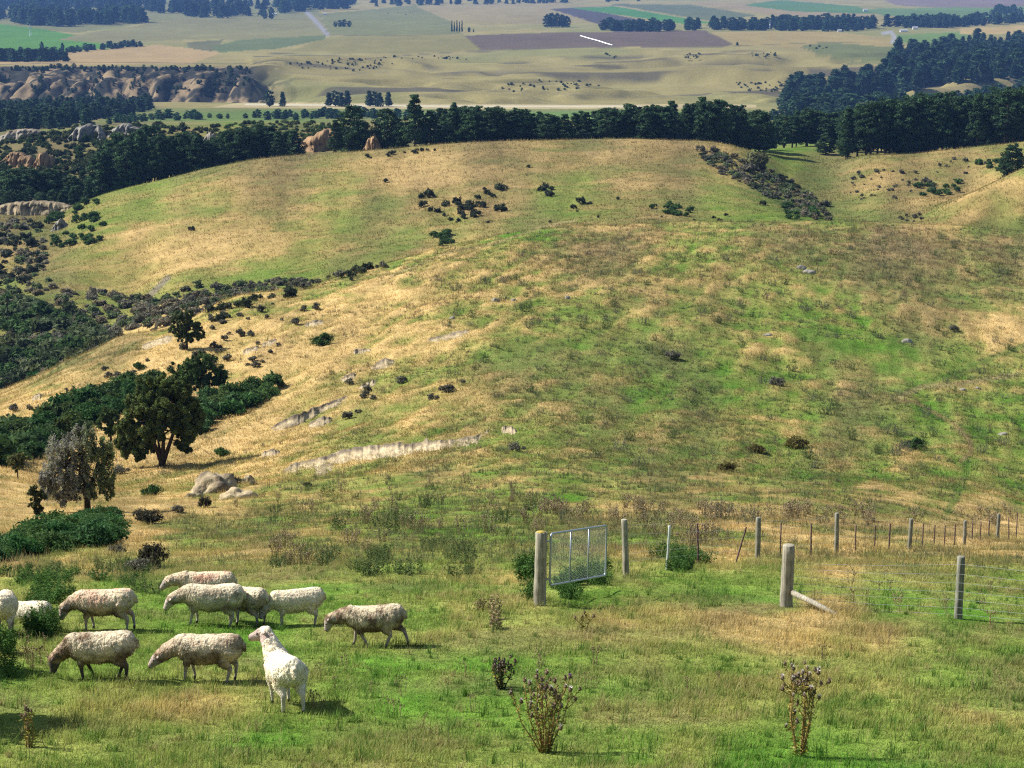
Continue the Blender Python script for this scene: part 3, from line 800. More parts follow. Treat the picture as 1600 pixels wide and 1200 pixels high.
# ---- far trees: one crown made of coarser sprays
def far_protos():
    out = []
    for k in range(4):
        rng = np.random.default_rng(200 + k)
        Cs = []; Rs = []
        for lv in np.linspace(.12, .95, 9):
            rad = .24 * (1 - lv) ** .6 + .02 if k < 2 else .3 * math.sqrt(max(.02, 1 - (2 * lv - .95) ** 2))
            for j in range(5):
                a = rng.random() * 6.28
                Cs.append((math.cos(a) * rad * .6, math.sin(a) * rad * .6, lv)); Rs.append((rad * .45 + .03, rad * .45 + .03, .07))
        out.append(leaf_cloud(Cs, Rs, 9, .1, rng, lin((50, 76, 52)) * .7, .3, .5, 1.5))
    return out
FARP = far_protos()
FAR_ME = [cloud_mesh('far_crown', [p]) for p in FARP]
def forest(name, px, py, hr, seed, kinds=(0, 1), wide=(1.2, 2.1), tint=None, tops=True):
    """a wood seen as one mass; px, py are pixels of the tree feet"""
    rng = np.random.default_rng(seed)
    P = ground_at(px, py, 1100)
    parts = []
    for p in P:
        v, f, c = FARP[kinds[rng.integers(len(kinds))]]
        h = rng.uniform(*hr); w = h * rng.uniform(*wide); a = rng.random() * 6.28
        ca, sa = math.cos(a), math.sin(a)
        vv = np.stack([(v[:, 0] * ca - v[:, 1] * sa) * w + p[0], (v[:, 0] * sa + v[:, 1] * ca) * w + p[1], v[:, 2] * h + p[2] - .5], 1)
        cc = c * rng.uniform(.75, 1.3) * (np.asarray(tint) if tint is not None else 1)
        parts.append((vv, f, cc))
    return tag(link(name, cloud_mesh(name, parts)), kind='stuff')
rg = np.random.default_rng(55)
FORESTS = [
 ('plantation_forest', [(1240,146),(1300,136),(1370,126),(1385,108),(1400,86),(1480,80),(1510,68),(1640,66),(1640,120),(1560,128),(1470,132),(1400,150),(1340,158),(1230,160)], 300, (12, 27), (0, 1), None),
 ('plantation_forest', [(1360,166),(1480,168),(1640,140),(1640,184),(1300,186),(1220,180),(1225,166)], 120, (12, 20), (0, 2), None),
 ('forest', [(-30,28),(60,24),(120,34),(215,26),(225,36),(130,42),(60,42),(-30,30)], 90, (26, 38), (0, 1), None),
 ('forest', [(-30,4),(200,2),(420,8),(415,26),(330,30),(240,20),(120,20),(-30,22)], 150, (26, 38), (0, 1), None),
 ('forest', [(430,6),(530,4),(540,14),(440,22)], 50, (28, 40), (0, 1), None),
 ('shelterbelt', [(530,4),(900,-2),(1000,2),(900,5),(700,8),(540,12)], 60, (16, 26), (0, 1), None),
 ('forest', [(-30,184),(120,176),(236,166),(240,172),(150,190),(120,200),(-30,205)], 130, (8, 14), (0, 1), None),
 ('forest', [(-30,168),(100,164),(232,160),(236,168),(110,178),(-30,184)], 100, (6, 11), (0, 1), None),
 ('shelterbelt', [(-30,92),(105,92),(108,97),(-30,97)], 40, (12, 18), (0, 1), None),
 ('shelterbelt', [(60,84),(150,76),(215,70),(222,73),(155,79),(70,88)], 34, (7, 12), (0, 2), None),
 ('shelterbelt', [(930,48),(1000,50),(1050,50),(1050,46),(960,44)], 34, (14, 24), (2, 3), None),
 ('shelterbelt', [(1075,48),(1200,48),(1340,50),(1390,44),(1480,44),(1600,36),(1600,32),(1450,38),(1300,40),(1170,40),(1075,44)], 150, (14, 26), (0, 2, 3), None),
 ('shelterbelt', [(1550,18),(1640,14),(1640,24),(1550,25)], 16, (14, 22), (2, 3), None),
 ('riverside_scrub', [(150,196),(240,184),(330,184),(430,188),(560,186),(700,184),(560,176),(470,178),(430,182),(300,188)], 80, (4, 8), (2, 3), (1.1, 1.25, 1.0)),
 ('riverside_scrub', [(1180,188),(1330,182),(1430,178),(1500,186),(1300,196)], 60, (6, 12), (2, 3), None),
]
for k, (nm, poly, n, hr, kinds, tint) in enumerate(FORESTS):
    a, b = in_poly_px(poly, int(n * 1.35), rg)
    forest(nm, a, b, hr, 900 + k, kinds, tint=tint if tint else (1.15, 1.12, 1.0))
_a, _b = in_poly_px([(-20,108),(390,108),(392,130),(340,150),(200,156),(-20,158)], 420, rg)
_k = fbm(_a / 13., _b / 40., 17, 3) > .5
forest('terrace_scrub', _a[_k], _b[_k], (2.5, 5), 990, (2, 3), (1.1, 1.8), (1.2, 1.15, 1.1))
_a, _b = in_poly_px([(-20,106),(388,106),(388,111),(-20,112)], 110, rg)
forest('terrace_scrub', _a, _b, (2.5, 6), 991, (2, 3), (1.2, 2.0), (1.1, 1.1, 1.0))
for _poly, _n in (([(425,100),(560,92),(620,98),(615,106),(560,112),(480,108)], 60), ([(560,90),(700,88),(760,92),(700,96)], 24), ([(1065,85),(1100,84),(1102,92),(1070,93)], 12), ([(1170,82),(1215,82),(1220,90),(1176,92)], 18), ([(940,84),(965,86),(960,92)], 8), ([(760,130),(900,126),(960,136),(800,146)], 40), ([(1150,128),(1225,128),(1215,145),(1160,142)], 36), ([(1250,72),(1300,70),(1290,80)], 8), ([(600,20),(650,18),(655,24),(610,24)], 10)):
    _a, _b = in_poly_px(_poly, _n, rg); forest('terrace_scrub', _a, _b, (1.5, 3.5), 992 + _n, (2, 3), (1.4, 2.4), (1.25, 1.15, 1.1))
# lone trees and clumps on the far flats, each a tree of its own
def far_tree(px, foot, top, k, label, group=None, wide=1.3):
    p = ground_at([px], [foot], 1100)[0]
    h = (foot - top) / F * p[1] * 1.02
    mb_key = 'far_trunk'
    me = bpy.data.meshes.get(mb_key)
    if me is None:
        mb = MB(); mb.tube([(0, 0, -.05), (0, 0, .5)], [.025, .012], 6, tuple(lin((90, 78, 66)) * .5)); me = mb.mesh(mb_key, M_BARK)
    return put_tree('tree', FAR_ME[k], me, p[0], p[1], h, label, 'tree', group, wide=wide, z=p[2])
for i, (px, f, t, k) in enumerate([(421,167,142,2),(442,167,145,0)]):
    far_tree(px, f, t, k, ['left one of two dark trees standing on the river flat', 'right one of two dark trees standing on the river flat'][i], 'pair of trees on the river flat', 1.1)
for px, f, t, k in [(514,166,146,0),(524,166,143,2),(534,167,146,0),(543,166,143,0)]:
    far_tree(px, f, t, k, 'dark tree in the close group of four on the river flat', 'four trees on the river flat')
for px, f, t, k in [(577,166,143,0),(586,166,144,2),(594,167,146,0),(607,166,145,0)]:
    far_tree(px, f, t, k, 'dark tree in the right hand group of four on the river flat', 'right hand four trees on the river flat')
for i in range(5):
    far_tree(706 + i * 4, 50, 33 + (i % 2) * 2, 0, 'thin poplar in the short row on the far paddock', 'poplars on the far paddock', .35)
for px, t in [(733, 43), (740, 46)]:
    far_tree(px, 50, t, 2, 'low round tree just right of the poplars', 'round trees beside the poplars', 1.2)
for px, t in [(855,24),(862,22),(870,22),(879,24),(886,26)]:
    far_tree(px, 43, t, 3, 'broad tree in the clump on the far paddock edge', 'clump of trees on the far paddock edge', 1.3)
for px, t in [(524,34),(531,32),(538,31),(546,33)]:
    far_tree(px, 42, t, 2, 'rounded tree in the small far clump beside the lane', 'small clump beside the lane', 1.4)
far_tree(1152, 71, 66, 2, 'single dark bush on the corner of the ploughed paddock', None, 1.6)
for px, t in [(66,66),(98,68)]:
    far_tree(px, 84, t, 3, 'thin pale tree rising above the low far hedge', 'two pale trees above the far hedge', .7)
for px, f, t in [(414,30,16),(424,30,12)]:
    far_tree(px, f, t, 3, 'far tree by the farm buildings at the top of the lane', 'trees by the far farm buildings', 1)
print('trees done')

# ---- shrubs
SCRUB = lin((106, 104, 88)) * .85; GREENB = lin((70, 98, 50)) * .8
BUSH_DATA = {}
def bush_protos(seed, n, base, nc, per, size, flat=.75, yellow=None, surf=.5):
    out = []
    for k in range(n):
        rng = np.random.default_rng(seed + k)
        Cs = []; Rs = []
        for j in range(nc):
            a = rng.random() * 6.28; r = .34 * rng.random() ** .6; s = rng.uniform(.12, .24)
            Cs.append((math.cos(a) * r, math.sin(a) * r, s * flat + (.5 * rng.random() * (1 - r * 1.6)) * flat)); Rs.append((s, s, s * flat))
        parts = [leaf_cloud(Cs, Rs, per, size, rng, base, .3, surf, 2.0, yellow=yellow)]
        me = cloud_mesh('bush_foliage', parts); BUSH_DATA[me.name] = parts[0]; out.append(me)
    return out
B_SCRUB = bush_protos(300, 5, SCRUB, 11, 34, .10)
B_GREEN = bush_protos(320, 4, GREENB, 12, 40, .09)
B_DARK = bush_protos(340, 4, lin((66, 74, 54)) * .8, 11, 36, .10)
N_SCRUB = bush_protos(400, 3, SCRUB, 15, 150, .040, .8, surf=.7)
N_DARK = bush_protos(410, 3, lin((78, 76, 60)) * .75, 15, 150, .040, .8, surf=.7)
N_GREEN = bush_protos(420, 2, GREENB, 16, 150, .042)
B_STEM = MB()
for j in range(7):
    a = j * .9; B_STEM.tube([(0, 0, -.05), (math.cos(a) * .12, math.sin(a) * .12, .2), (math.cos(a) * .26, math.sin(a) * .26, .42)], [.02, .013, .005], 5, tuple(lin((90, 76, 62)) * .6), caps=False)
B_STEM = B_STEM.mesh('bush_stems', M_BARK)
def bush(name, me, x, y, z, s, label, cat, group, hs=1.0):
    t = empty(name, (x, y, z), random.uniform(0, 6.28)); t.scale = (s, s, s * hs)
    link('stems', B_STEM, t); link('foliage', me, t)
    return tag(t, label, cat, group)
def bushes(name, px, py, sizes, protos, label, group, cat='bush', hs=(.8, 1.1), ymin=0):
    P = ground_at(px, py, ymin)
    for p, s in zip(P, sizes):
        bush(name, protos[random.randrange(len(protos))], p[0], p[1], p[2], s, label, cat, group, random.uniform(*hs))
def poly_bushes(name, poly, n, srange, protos, label, group, seed, ymin=0, hs=(.8, 1.1), cat='bush'):
    rng = np.random.default_rng(seed)
    a, b = in_poly_px(poly, n, rng)
    bushes(name, a, b, srange[0] + (srange[1] - srange[0]) * rng.random(n) ** 1.5, protos, label, group, cat, hs, ymin)
def scrub_mass(name, poly, n, srange, base, seed, ymin=0, per=26, gap=.36):
    """scrub nobody could count: bush shapes of many sizes, spaced so that the ground shows between them"""
    rng = np.random.default_rng(seed)
    a, b = in_poly_px(poly, n, rng); P = ground_at(a, b, ymin)
    s = srange[0] + (srange[1] - srange[0]) * rng.random(n) ** 1.6
    protos = [BUSH_DATA[m.name] for m in B_SCRUB + B_DARK + B_GREEN]; mean = [p[2].mean(0) for p in protos]
    pal = [(1, 1, 1), (.75, 1.05, .65), (1.3, 1.2, 1.15), (.62, .66, .6), (1.15, 1.0, .85), (.7, .95, .62)]
    kept = []; parts = []
    for k in np.argsort(-s):
        p, q = P[k], s[k]
        if any((p[0] - o[0]) ** 2 + (p[1] - o[1]) ** 2 < (gap * (q + o[2])) ** 2 for o in kept): continue
        kept.append((p[0], p[1], q))
        j = rng.integers(len(protos)); v, f, c = protos[j]; t = rng.random() * 6.28; ca, sa = math.cos(t), math.sin(t)
        vv = np.stack([(v[:, 0] * ca - v[:, 1] * sa) * q * 1.15 + p[0], (v[:, 0] * sa + v[:, 1] * ca) * q * 1.15 + p[1], v[:, 2] * q * rng.uniform(.8, 1.25) + p[2] - .06 * q], 1)
        parts.append((vv, f, c / mean[j] * np.asarray(base) * np.array(pal[rng.integers(6)])))
    return tag(link(name, cloud_mesh(name, parts)), kind='stuff')
# gully on the left
G1 = [(0,340),(50,345),(75,380),(70,430),(95,455),(180,462),(260,480),(250,505),(190,520),(200,545),(130,580),(60,600),(0,612)]
scrub_mass('gully_scrub', [(0,470),(60,480),(130,500),(200,545),(130,580),(60,598),(0,612)], 560, (2.2, 6.5), lin((84, 98, 66)) * .85, 601, 395)
scrub_mass('gully_scrub', G1, 420, (1.4, 4.2), SCRUB * 1.35, 602, 395)
scrub_mass('gully_scrub', [(150,455),(250,470),(300,450),(420,440),(480,440),(420,470),(300,500),(240,520),(200,480)], 360, (1.2, 3.4), SCRUB * 1.3, 603, 360)
scrub_mass('gully_scrub', [(0,585),(40,585),(90,572),(60,592),(0,616)], 90, (2, 4), lin((66, 100, 48)) * .6, 607, 395)
poly_bushes('scrub_bush', [(0,350),(60,345),(70,400),(60,450),(0,470)], 32, (2, 5), B_DARK, 'dark scrub bush on the stony slope under the cliff ledge', 'bushes under the cliff ledge', 604, 395)
poly_bushes('gorse_bush', [(75,345),(120,325),(160,305),(165,330),(160,385),(90,395),(70,370)], 34, (2.5, 5), B_GREEN, 'green gorse bush below the left end of the rounded hill', 'gorse below the rounded hill', 605, 440)
poly_bushes('scrub_bush', [(60,250),(170,225),(330,215),(330,250),(250,300),(140,300),(60,300)], 1, (3, 6), B_DARK, 'dark shrub among the pines on the shaded slope', 'shrubs among the pines on the shaded slope', 606, 690)
scrub_mass('hillside_scrub', [(-20,205),(120,196),(250,196),(330,205),(330,250),(250,262),(100,275),(-20,290)], 520, (2.5, 6.5), lin((66, 80, 48)) * .72, 611, 720, 18)
scrub_mass('hillside_scrub', [(310,200),(400,190),(520,194),(560,205),(480,222),(330,225)], 260, (2.2, 4), lin((86, 100, 52)) * .62, 612, 780, 18)
scrub_mass('hillside_scrub', [(520,212),(680,215),(700,232),(560,246),(500,240)], 60, (2, 4), lin((70, 82, 50)) * .62, 613, 690, 18)
# bushes along the skyline of the middle slope
line = [(600,412),(560,420),(520,428),(480,440),(440,452),(400,462),(360,474),(330,486),(300,500)]
rng_ = np.random.default_rng(77)
a = np.array([np.interp(t, np.arange(len(line)), [p[0] for p in line]) for t in rng_.random(48) * 8]); b = np.interp(a, [p[0] for p in line[::-1]], [p[1] for p in line[::-1]])
b = b + np.abs(rng_.normal(size=48)) * np.interp(a, [300, 600], [16, 4]) + 3
bushes('scrub_bush', a, b, rng_.uniform(.9, 2.6, 48), B_DARK + B_SCRUB[:2], 'dark thorny bush along the skyline of the golden slope', 'bushes along the skyline of the golden slope')
poly_bushes('scrub_bush', [(270,520),(330,500),(440,470),(500,480),(430,560),(350,600),(280,560)], 40, (.7, 1.9), B_SCRUB, 'grey thorny bush among the golden grass above the leafy trees', 'grey bushes above the leafy trees', 620)
poly_bushes('scrub_bush', [(0,640),(120,595),(230,555),(240,600),(120,640),(0,680)], 30, (.6, 1.6), B_SCRUB, 'small grey bush on the golden slope above the gorse band', 'grey bushes above the gorse band', 621)
poly_bushes('scrub_bush', [(540,600),(720,580),(730,620),(620,650),(520,660)], 12, (.8, 1.5), B_SCRUB, 'blue grey bush in the cluster above the long clay bank', 'blue grey bushes above the clay bank', 622)
# rounded hill
poly_bushes('scrub_bush', [(645,312),(720,300),(800,290),(800,330),(740,345),(690,345)], 34, (1.6, 4.2), B_DARK, 'dark bush in the thorny patch on the rounded hill', 'bushes in the thorny patch on the rounded hill', 630, 440)
poly_bushes('scrub_bush', [(1075,230),(1140,236),(1200,262),(1250,290),(1290,322),(1298,346),(1250,344),(1200,312),(1150,286),(1100,262)], 20, (2.2, 4.4), B_DARK + B_SCRUB, 'grey thorny bush on the steep right flank of the rounded hill', 'bushes on the right flank of the rounded hill', 631, 440)
scrub_mass('flank_scrub', [(1085,234),(1140,240),(1200,266),(1250,292),(1290,322),(1296,345),(1255,342),(1205,312),(1150,284),(1100,256)], 330, (1.0, 3.2), SCRUB * 1.4, 650, 440)
poly_bushes('gorse_bush', [(1010,325),(1050,320),(1080,326),(1076,340),(1030,340)], 13, (2, 3.6), B_GREEN, 'green gorse bush in the small oval patch low on the rounded hill', 'gorse in the oval patch', 632, 440)
poly_bushes('gorse_bush', [(1222,322),(1262,322),(1285,345),(1225,346)], 16, (2, 3.6), B_GREEN, 'green gorse bush at the foot of the thorny flank', 'gorse at the foot of the thorny flank', 633, 440)
poly_bushes('gorse_bush', [(672,364),(700,364),(704,384),(674,386)], 8, (2, 3.4), B_GREEN, 'green gorse bush in the hollow behind the golden crest', 'gorse in the hollow behind the crest', 634, 410)
poly_bushes('gorse_bush', [(828,294),(862,292),(866,308),(832,308)], 8, (2, 3.2), B_DARK, 'dark round bush right of the thorny patch', 'dark bushes right of the thorny patch', 635, 440)
poly_bushes('scrub_bush', [(1320,272),(1400,262),(1470,250),(1560,245),(1500,285),(1440,305),(1350,318),(1330,305)], 58, (.9, 2.6), B_SCRUB, 'small grey bush scattered on the pale mound', 'bushes on the pale mound', 636, 480)
poly_bushes('gorse_bush', [(1428,290),(1500,284),(1505,300),(1440,312)], 16, (2, 3.8), B_GREEN, 'dark green gorse bush in the band below the pale mound', 'gorse below the pale mound', 637, 480)
poly_bushes('gorse_bush', [(1525,245),(1580,250),(1590,268),(1530,268)], 12, (2, 3.6), B_GREEN, 'dark green gorse bush at the right end of the pale mound', 'gorse at the right end of the mound', 638, 480)
poly_bushes('scrub_bush', [(1405,338),(1435,335),(1450,350),(1410,352)], 9, (1.0, 2.2), B_SCRUB, 'grey bush at the foot of the yellow slope on the right', 'bushes at the foot of the yellow slope', 639, 440)
poly_bushes('scrub_bush', [(560,244),(680,230),(690,236),(560,252)], 14, (1.4, 2.8), B_DARK, 'low bush along the upper left edge of the rounded hill', 'bushes along the edge of the rounded hill', 640, 600)
poly_bushes('scrub_bush', [(640,350),(840,330),(1000,300),(1160,330),(1150,345),(900,350),(720,360)], 14, (.8, 1.8), B_DARK, 'small lone bush dotted over the lower rounded hill', 'lone bushes on the rounded hill', 641, 440)
for px, py, s, lab in [(907,318,2.6,'round dark bush in the green hollow of the rounded hill'),(896,327,1.9,'smaller dark bush just below the round one in the green hollow'),(603,285,1.8,'single small dark bush high on the left of the rounded hill'),(299,361,2.0,'single dark bush on the tan shoulder left of the rounded hill'),(1192,320,1.9,'lone dark bush below the thorny flank'),(1125,349,1.8,'dark bush beside the skyline right of the oval gorse'),(826,262,1.4,'tiny dark bush near the top of the rounded hill')]:
    p = ground_at([px], [py], 440)[0]; bush('scrub_bush', B_DARK[1], *p, s * 1.2, lab, 'bush', None)
WIL = lin((122, 124, 84)) * .65
p = ground_at([1180], [262], 500)[0]
WILLOW = bush_protos(360, 1, WIL, 16, 60, .07, .95)[0]
bush('pale_shrub', WILLOW, *p, 9.0, 'pale grey green round tree beside the pines at the saddle', 'tree', None, .95)

# ---- leafy trees on the left slope
def limb_tree(seed, blobs, per, size, base, stems, bark, yellow=None, lumv=.42, surf=.6, lay=0, droop=.35, halftone=None):
    """blobs: (x, y, z, r) crown masses for a tree of real size; stems: list of point lists with radii"""
    rng = np.random.default_rng(seed)
    Cs = []; Rs = []
    for x, y, z, r in blobs:
        for j in range(26):
            d = rand_unit(1, rng)[0] * r * 1.0 * rng.random() ** .45
            s = r * rng.uniform(.13, .30)
            Cs.append((x + d[0], y + d[1], z + d[2] - (.25 * droop * r * rng.random()))); Rs.append((s, s, s * (.8 + droop)))
    per = int(per * .36)
    v, f, c = leaf_cloud(Cs, Rs, per, size, rng, base, lumv, surf, 2.0, yellow=yellow, lay=lay)
    if halftone is not None:
        xl = v[::4, 0]; m = np.repeat(np.clip((xl + rng.normal(size=len(xl)) * .5) * 1.2 + .3, 0, 1), 4)[:, None]; c = c * (1 - m) + c * np.asarray(halftone) * m
    mb = MB()
    for pts, rr in stems: mb.tube(pts, rr, 8, tuple(bark), jit=.1)
    for x, y, z, r in blobs:
        s = stems[rng.integers(len(stems))][0]; q = Vector(s[-1]); e = Vector((x, y, z))
        mb.tube([q, q.lerp(e, .5) + Vector((0, 0, .15)), e], [.09, .06, .02], 5, tuple(bark), caps=False)
    return (v, f, c), mb
def limb_place(name, px, py, spec, label, cat, height_px=None, mat=None):
    p = ground_at([px], [py])[0]
    t = empty(name, tuple(p))
    cloud, mb = spec
    link('crown', cloud_mesh('tree_crown', [cloud], mat), t); mb.build('trunk', M_BARK, t)
    return tag(t, label, cat)
BK = lin((84, 70, 56)) * .6
k = 160 / F * 1.0
# the big willow: trunk foot (252, 728); 17 px per metre
limb_place('willow_tree', 252, 728, limb_tree(401,
    [(-.8,0,6.6,1.3),(.5,.3,7.0,1.2),(1.8,.2,6.4,1.2),(-2.0,.2,5.2,1.4),(-.6,-.6,5.0,1.5),(.9,-.5,5.2,1.5),(2.4,0,4.9,1.3),(-2.6,0,3.6,1.2),(-1.4,-.9,3.2,1.3),(.2,-.9,3.7,1.2),(1.9,-.4,3.5,1.2),(2.8,.3,3.4,1.0),
     (-2.2,.3,2.2,1.0),(-3.1,.2,2.2,.8),(-1.2,.5,1.9,.8),(2.2,.5,2.6,.8),(0,1.2,5.5,1.6),(-2.8,-.2,1.5,.8),(-1.7,-.3,1.3,.7),(2.0,-.2,2.0,.8),(-3.3,.2,3.2,.8),(3.2,.2,4.2,.8),(-1.5,1.1,3.7,1.5),(1.6,1.2,4.0,1.5)],
    620, .12, lin((84, 98, 52)) * 1.15,
    [([(.1,0,-.5),(.05,0,.5),(-.35,0,1.5),(-1.0,0,3.2)],[.34,.26,.18,.1]),([(.1,0,0),(.15,0,.8),(.25,0,2.0),(.3,0,4.2)],[.28,.2,.16,.08]),([(.15,0,.2),(.5,0,1.2),(.95,0,2.4),(1.5,0,4.0)],[.22,.18,.14,.07]),([(0,.1,.1),(-.1,.1,1.4),(-.25,.2,2.4)],[.16,.12,.08])], BK,
    yellow=lin((130, 128, 60)) * .55), 'largest leafy willow with several trunks on the golden slope', 'willow tree')
# round dark tree behind it
limb_place('leafy_tree', 308, 622, limb_tree(402,
    [(-1.8,0,2.9,1.3),(-.6,0,3.6,1.4),(.8,0,3.9,1.3),(1.9,0,3.2,1.3),(2.6,0,2.1,.9),(.5,-.5,2.4,1.4),(-.8,-.3,2.0,1.2),(1.6,-.3,1.9,1.0),(-2.4,.2,1.9,.9),(0,.8,3,1.4)],
    380, .12, lin((70, 90, 48)) * 1.1, [([(.4,0,-.4),(.4,0,.8),(.2,0,2.2)],[.26,.2,.1]),([(.5,0,0),(.9,0,1),(1.2,0,2.0)],[.2,.14,.08])], BK),
    'round dark green tree just behind the largest willow', 'tree')
limb_place('leafy_tree', 292, 546, limb_tree(403,
    [(-.8,0,4.0,.9),(.3,0,4.3,.9),(-1.3,0,2.9,.9),(0,0,2.9,1.2),(1.1,0,3.0,.9),(1.6,0,2.0,.8),(.4,-.3,1.8,.9),(-.8,0,1.7,.8)],
    200, .14, lin((78, 90, 56)) * .95, [([(0,0,-.4),(0,0,1.0),(.1,0,2.6)],[.2,.15,.08])], BK),
    'loose crowned tree near the slope skyline above the others', 'tree')
# grey half dead tree, foot (136, 800), 24 px per metre
GY = lin((138, 136, 126)) * .8
limb_place('grey_tree', 137, 800, limb_tree(404,
    [(-.3,0,4.3,.9),(.5,0,4.3,.9),(-1.4,0,3.9,.9),(1.2,0,3.8,.7),(-1.2,0,3.5,.9),(0,0,3.3,.9),(.9,0,3.3,.8),(-1.9,0,2.7,.8),(-.8,-.3,2.4,.8),(.5,-.2,2.3,.8),(1.2,0,2.2,.7),(-1.7,0,1.6,.7),(-.8,0,1.3,.6),(1.2,0,1.4,.5),(-2.4,0,2.0,.5),(-.2,0,4.8,.5),(-1.5,.2,1.0,.6),(.3,-.3,1.5,.5),(-2.3,.1,1.4,.5),(-.4,-.4,1.9,.6)],
    170, .075, GY, [([(0,0,-.4),(0,0,.9),(-.1,0,2.2),(-.1,0,3.6)],[.22,.17,.12,.06]),([(0,0,.9),(-.6,0,1.9),(-1.3,0,2.9)],[.13,.1,.05]),([(0,0,1.2),(.5,0,2.1),(.8,0,3.0)],[.11,.08,.04])], BK * .8,
    yellow=lin((126, 136, 84)) * .8, surf=.8, droop=1.5, halftone=(.72, .92, .5)), 'grey half bare tree in front of the willow', 'tree').scale = (.88, .88, .92)
limb_place('leafy_tree', 172, 694, limb_tree(405,
    [(-.3,0,2.9,.7),(.4,0,2.8,.7),(-.5,0,2.1,.7),(.4,0,1.9,.6),(0,0,1.3,.5)], 150, .14, lin((74, 92, 50)) * .95,
    [([(.1,0,-.3),(.1,0,.8),(0,0,2.0)],[.15,.11,.06])], BK), 'slim leafy tree between the willow and the grey tree', 'tree')
limb_place('leafy_tree', 100, 690, limb_tree(406,
    [(-.5,0,1.7,.6),(.4,0,1.9,.6),(0,0,1.2,.7),(-.6,0,.9,.5),(.6,0,.9,.5)], 120, .12, lin((104, 118, 58)) * .58,
    [([(.1,0,-.3),(.1,0,.4),(0,0,1.2)],[.1,.08,.04])], BK), 'small yellow green tree behind the grey tree', 'tree')
limb_place('small_tree', 58, 815, limb_tree(407,
    [(-.1,0,1.5,.3),(.2,0,1.3,.3),(-.1,0,.95,.3),(.15,0,.6,.25)], 90, .07, lin((104, 110, 70)) * .6,
    [([(0,0,-.2),(0,0,.5),(0,0,1.2)],[.06,.05,.02])], BK), 'thin small tree above the lowest gorse band', 'tree')
limb_place('small_tree', 28, 748, limb_tree(408,
    [(-.3,0,1.5,.5),(.3,0,1.6,.4),(0,0,1.0,.5)], 90, .09, lin((120, 122, 72)) * .6,
    [([(0,0,-.2),(0,0,.5),(0,0,1.1)],[.06,.05,.02])], BK), 'small pale tree at the left edge of the golden slope', 'tree')
# round gorse on the slope
def gorse_ball(px, py, w, label):
    p = ground_at([px], [py])[0]; bush('gorse_bush', N_GREEN[0], *p, w, label, 'gorse bush', None, .95)
gorse_ball(503, 540, 3.1, 'round bright green gorse bush alone on the golden slope')
gorse_ball(219, 577, 1.8, 'small round green bush left of the leafy trees')
gorse_ball(235, 775, 1.7, 'low green bush below the willow shadow')
gorse_ball(348, 712, 1.6, 'low green bush right of the willow shadow')
# gorse bands
def thicket(name, spine, n, wpx, srange, base, label, seed, near=False, gap=.30):
    rng = np.random.default_rng(seed)
    t = rng.random(n) * (len(spine) - 1)
    a = np.interp(t, range(len(spine)), [p[0] for p in spine]); b = np.interp(t, range(len(spine)), [p[1] for p in spine]); w = np.interp(t, range(len(spine)), [p[2] for p in spine])
    b = b + (rng.random(n) * 2 - 1) * w
    P = ground_at(a, b); s = rng.uniform(*srange, n)
    protos = [BUSH_DATA[m.name] for m in ((N_GREEN + N_DARK[:1]) if near else (N_GREEN + B_GREEN[:1]))]; mean = [p[2].mean(0) for p in protos]
    pal = [(1, 1, 1), (.8, 1.0, .75), (1.2, 1.12, .9), (1.05, 1.0, .9), (1.25, 1.0, .8)]
    kept = []; parts = []
    for k in np.argsort(-s):
        p, q = P[k], s[k]
        if any((p[0] - o[0]) ** 2 + (p[1] - o[1]) ** 2 < (gap * (q + o[2])) ** 2 for o in kept): continue
        kept.append((p[0], p[1], q)); j = rng.integers(len(protos)); v, f, c = protos[j]; r = rng.random() * 6.28; ca, sa = math.cos(r), math.sin(r)
        vv = np.stack([(v[:, 0] * ca - v[:, 1] * sa) * q * 1.2 + p[0], (v[:, 0] * sa + v[:, 1] * ca) * q * 1.2 + p[1], v[:, 2] * q * rng.uniform(.85, 1.2) + p[2] - .06 * q], 1) - P[0]
        parts.append((vv, f, c / mean[j] * np.asarray(base) * np.array(pal[rng.integers(5)])))
    o = empty(name, tuple(P[0])); link('foliage', cloud_mesh(name, parts), o)
    return tag(o, label, 'gorse thicket')
GG = lin((70, 98, 56)) * .8
thicket('gorse_thicket', [(-20,712,26),(50,690,24),(120,655,22),(190,628,16),(240,610,12)], 520, 0, (1.8, 4.0), GG, 'long dark green gorse band running up behind the willow', 701)
thicket('gorse_thicket', [(305,668,8),(330,645,20),(380,628,14),(425,612,6)], 220, 0, (1.6, 3.2), GG, 'gorse band to the right of the willow crown', 702)
thicket('gorse_thicket', [(-20,872,10),(40,856,12),(100,842,18),(150,835,20),(172,832,18)], 340, 0, (.7, 1.5), lin((64, 98, 56)) * .8, 'lowest dense gorse hedge near the sheep', 703, near=True)
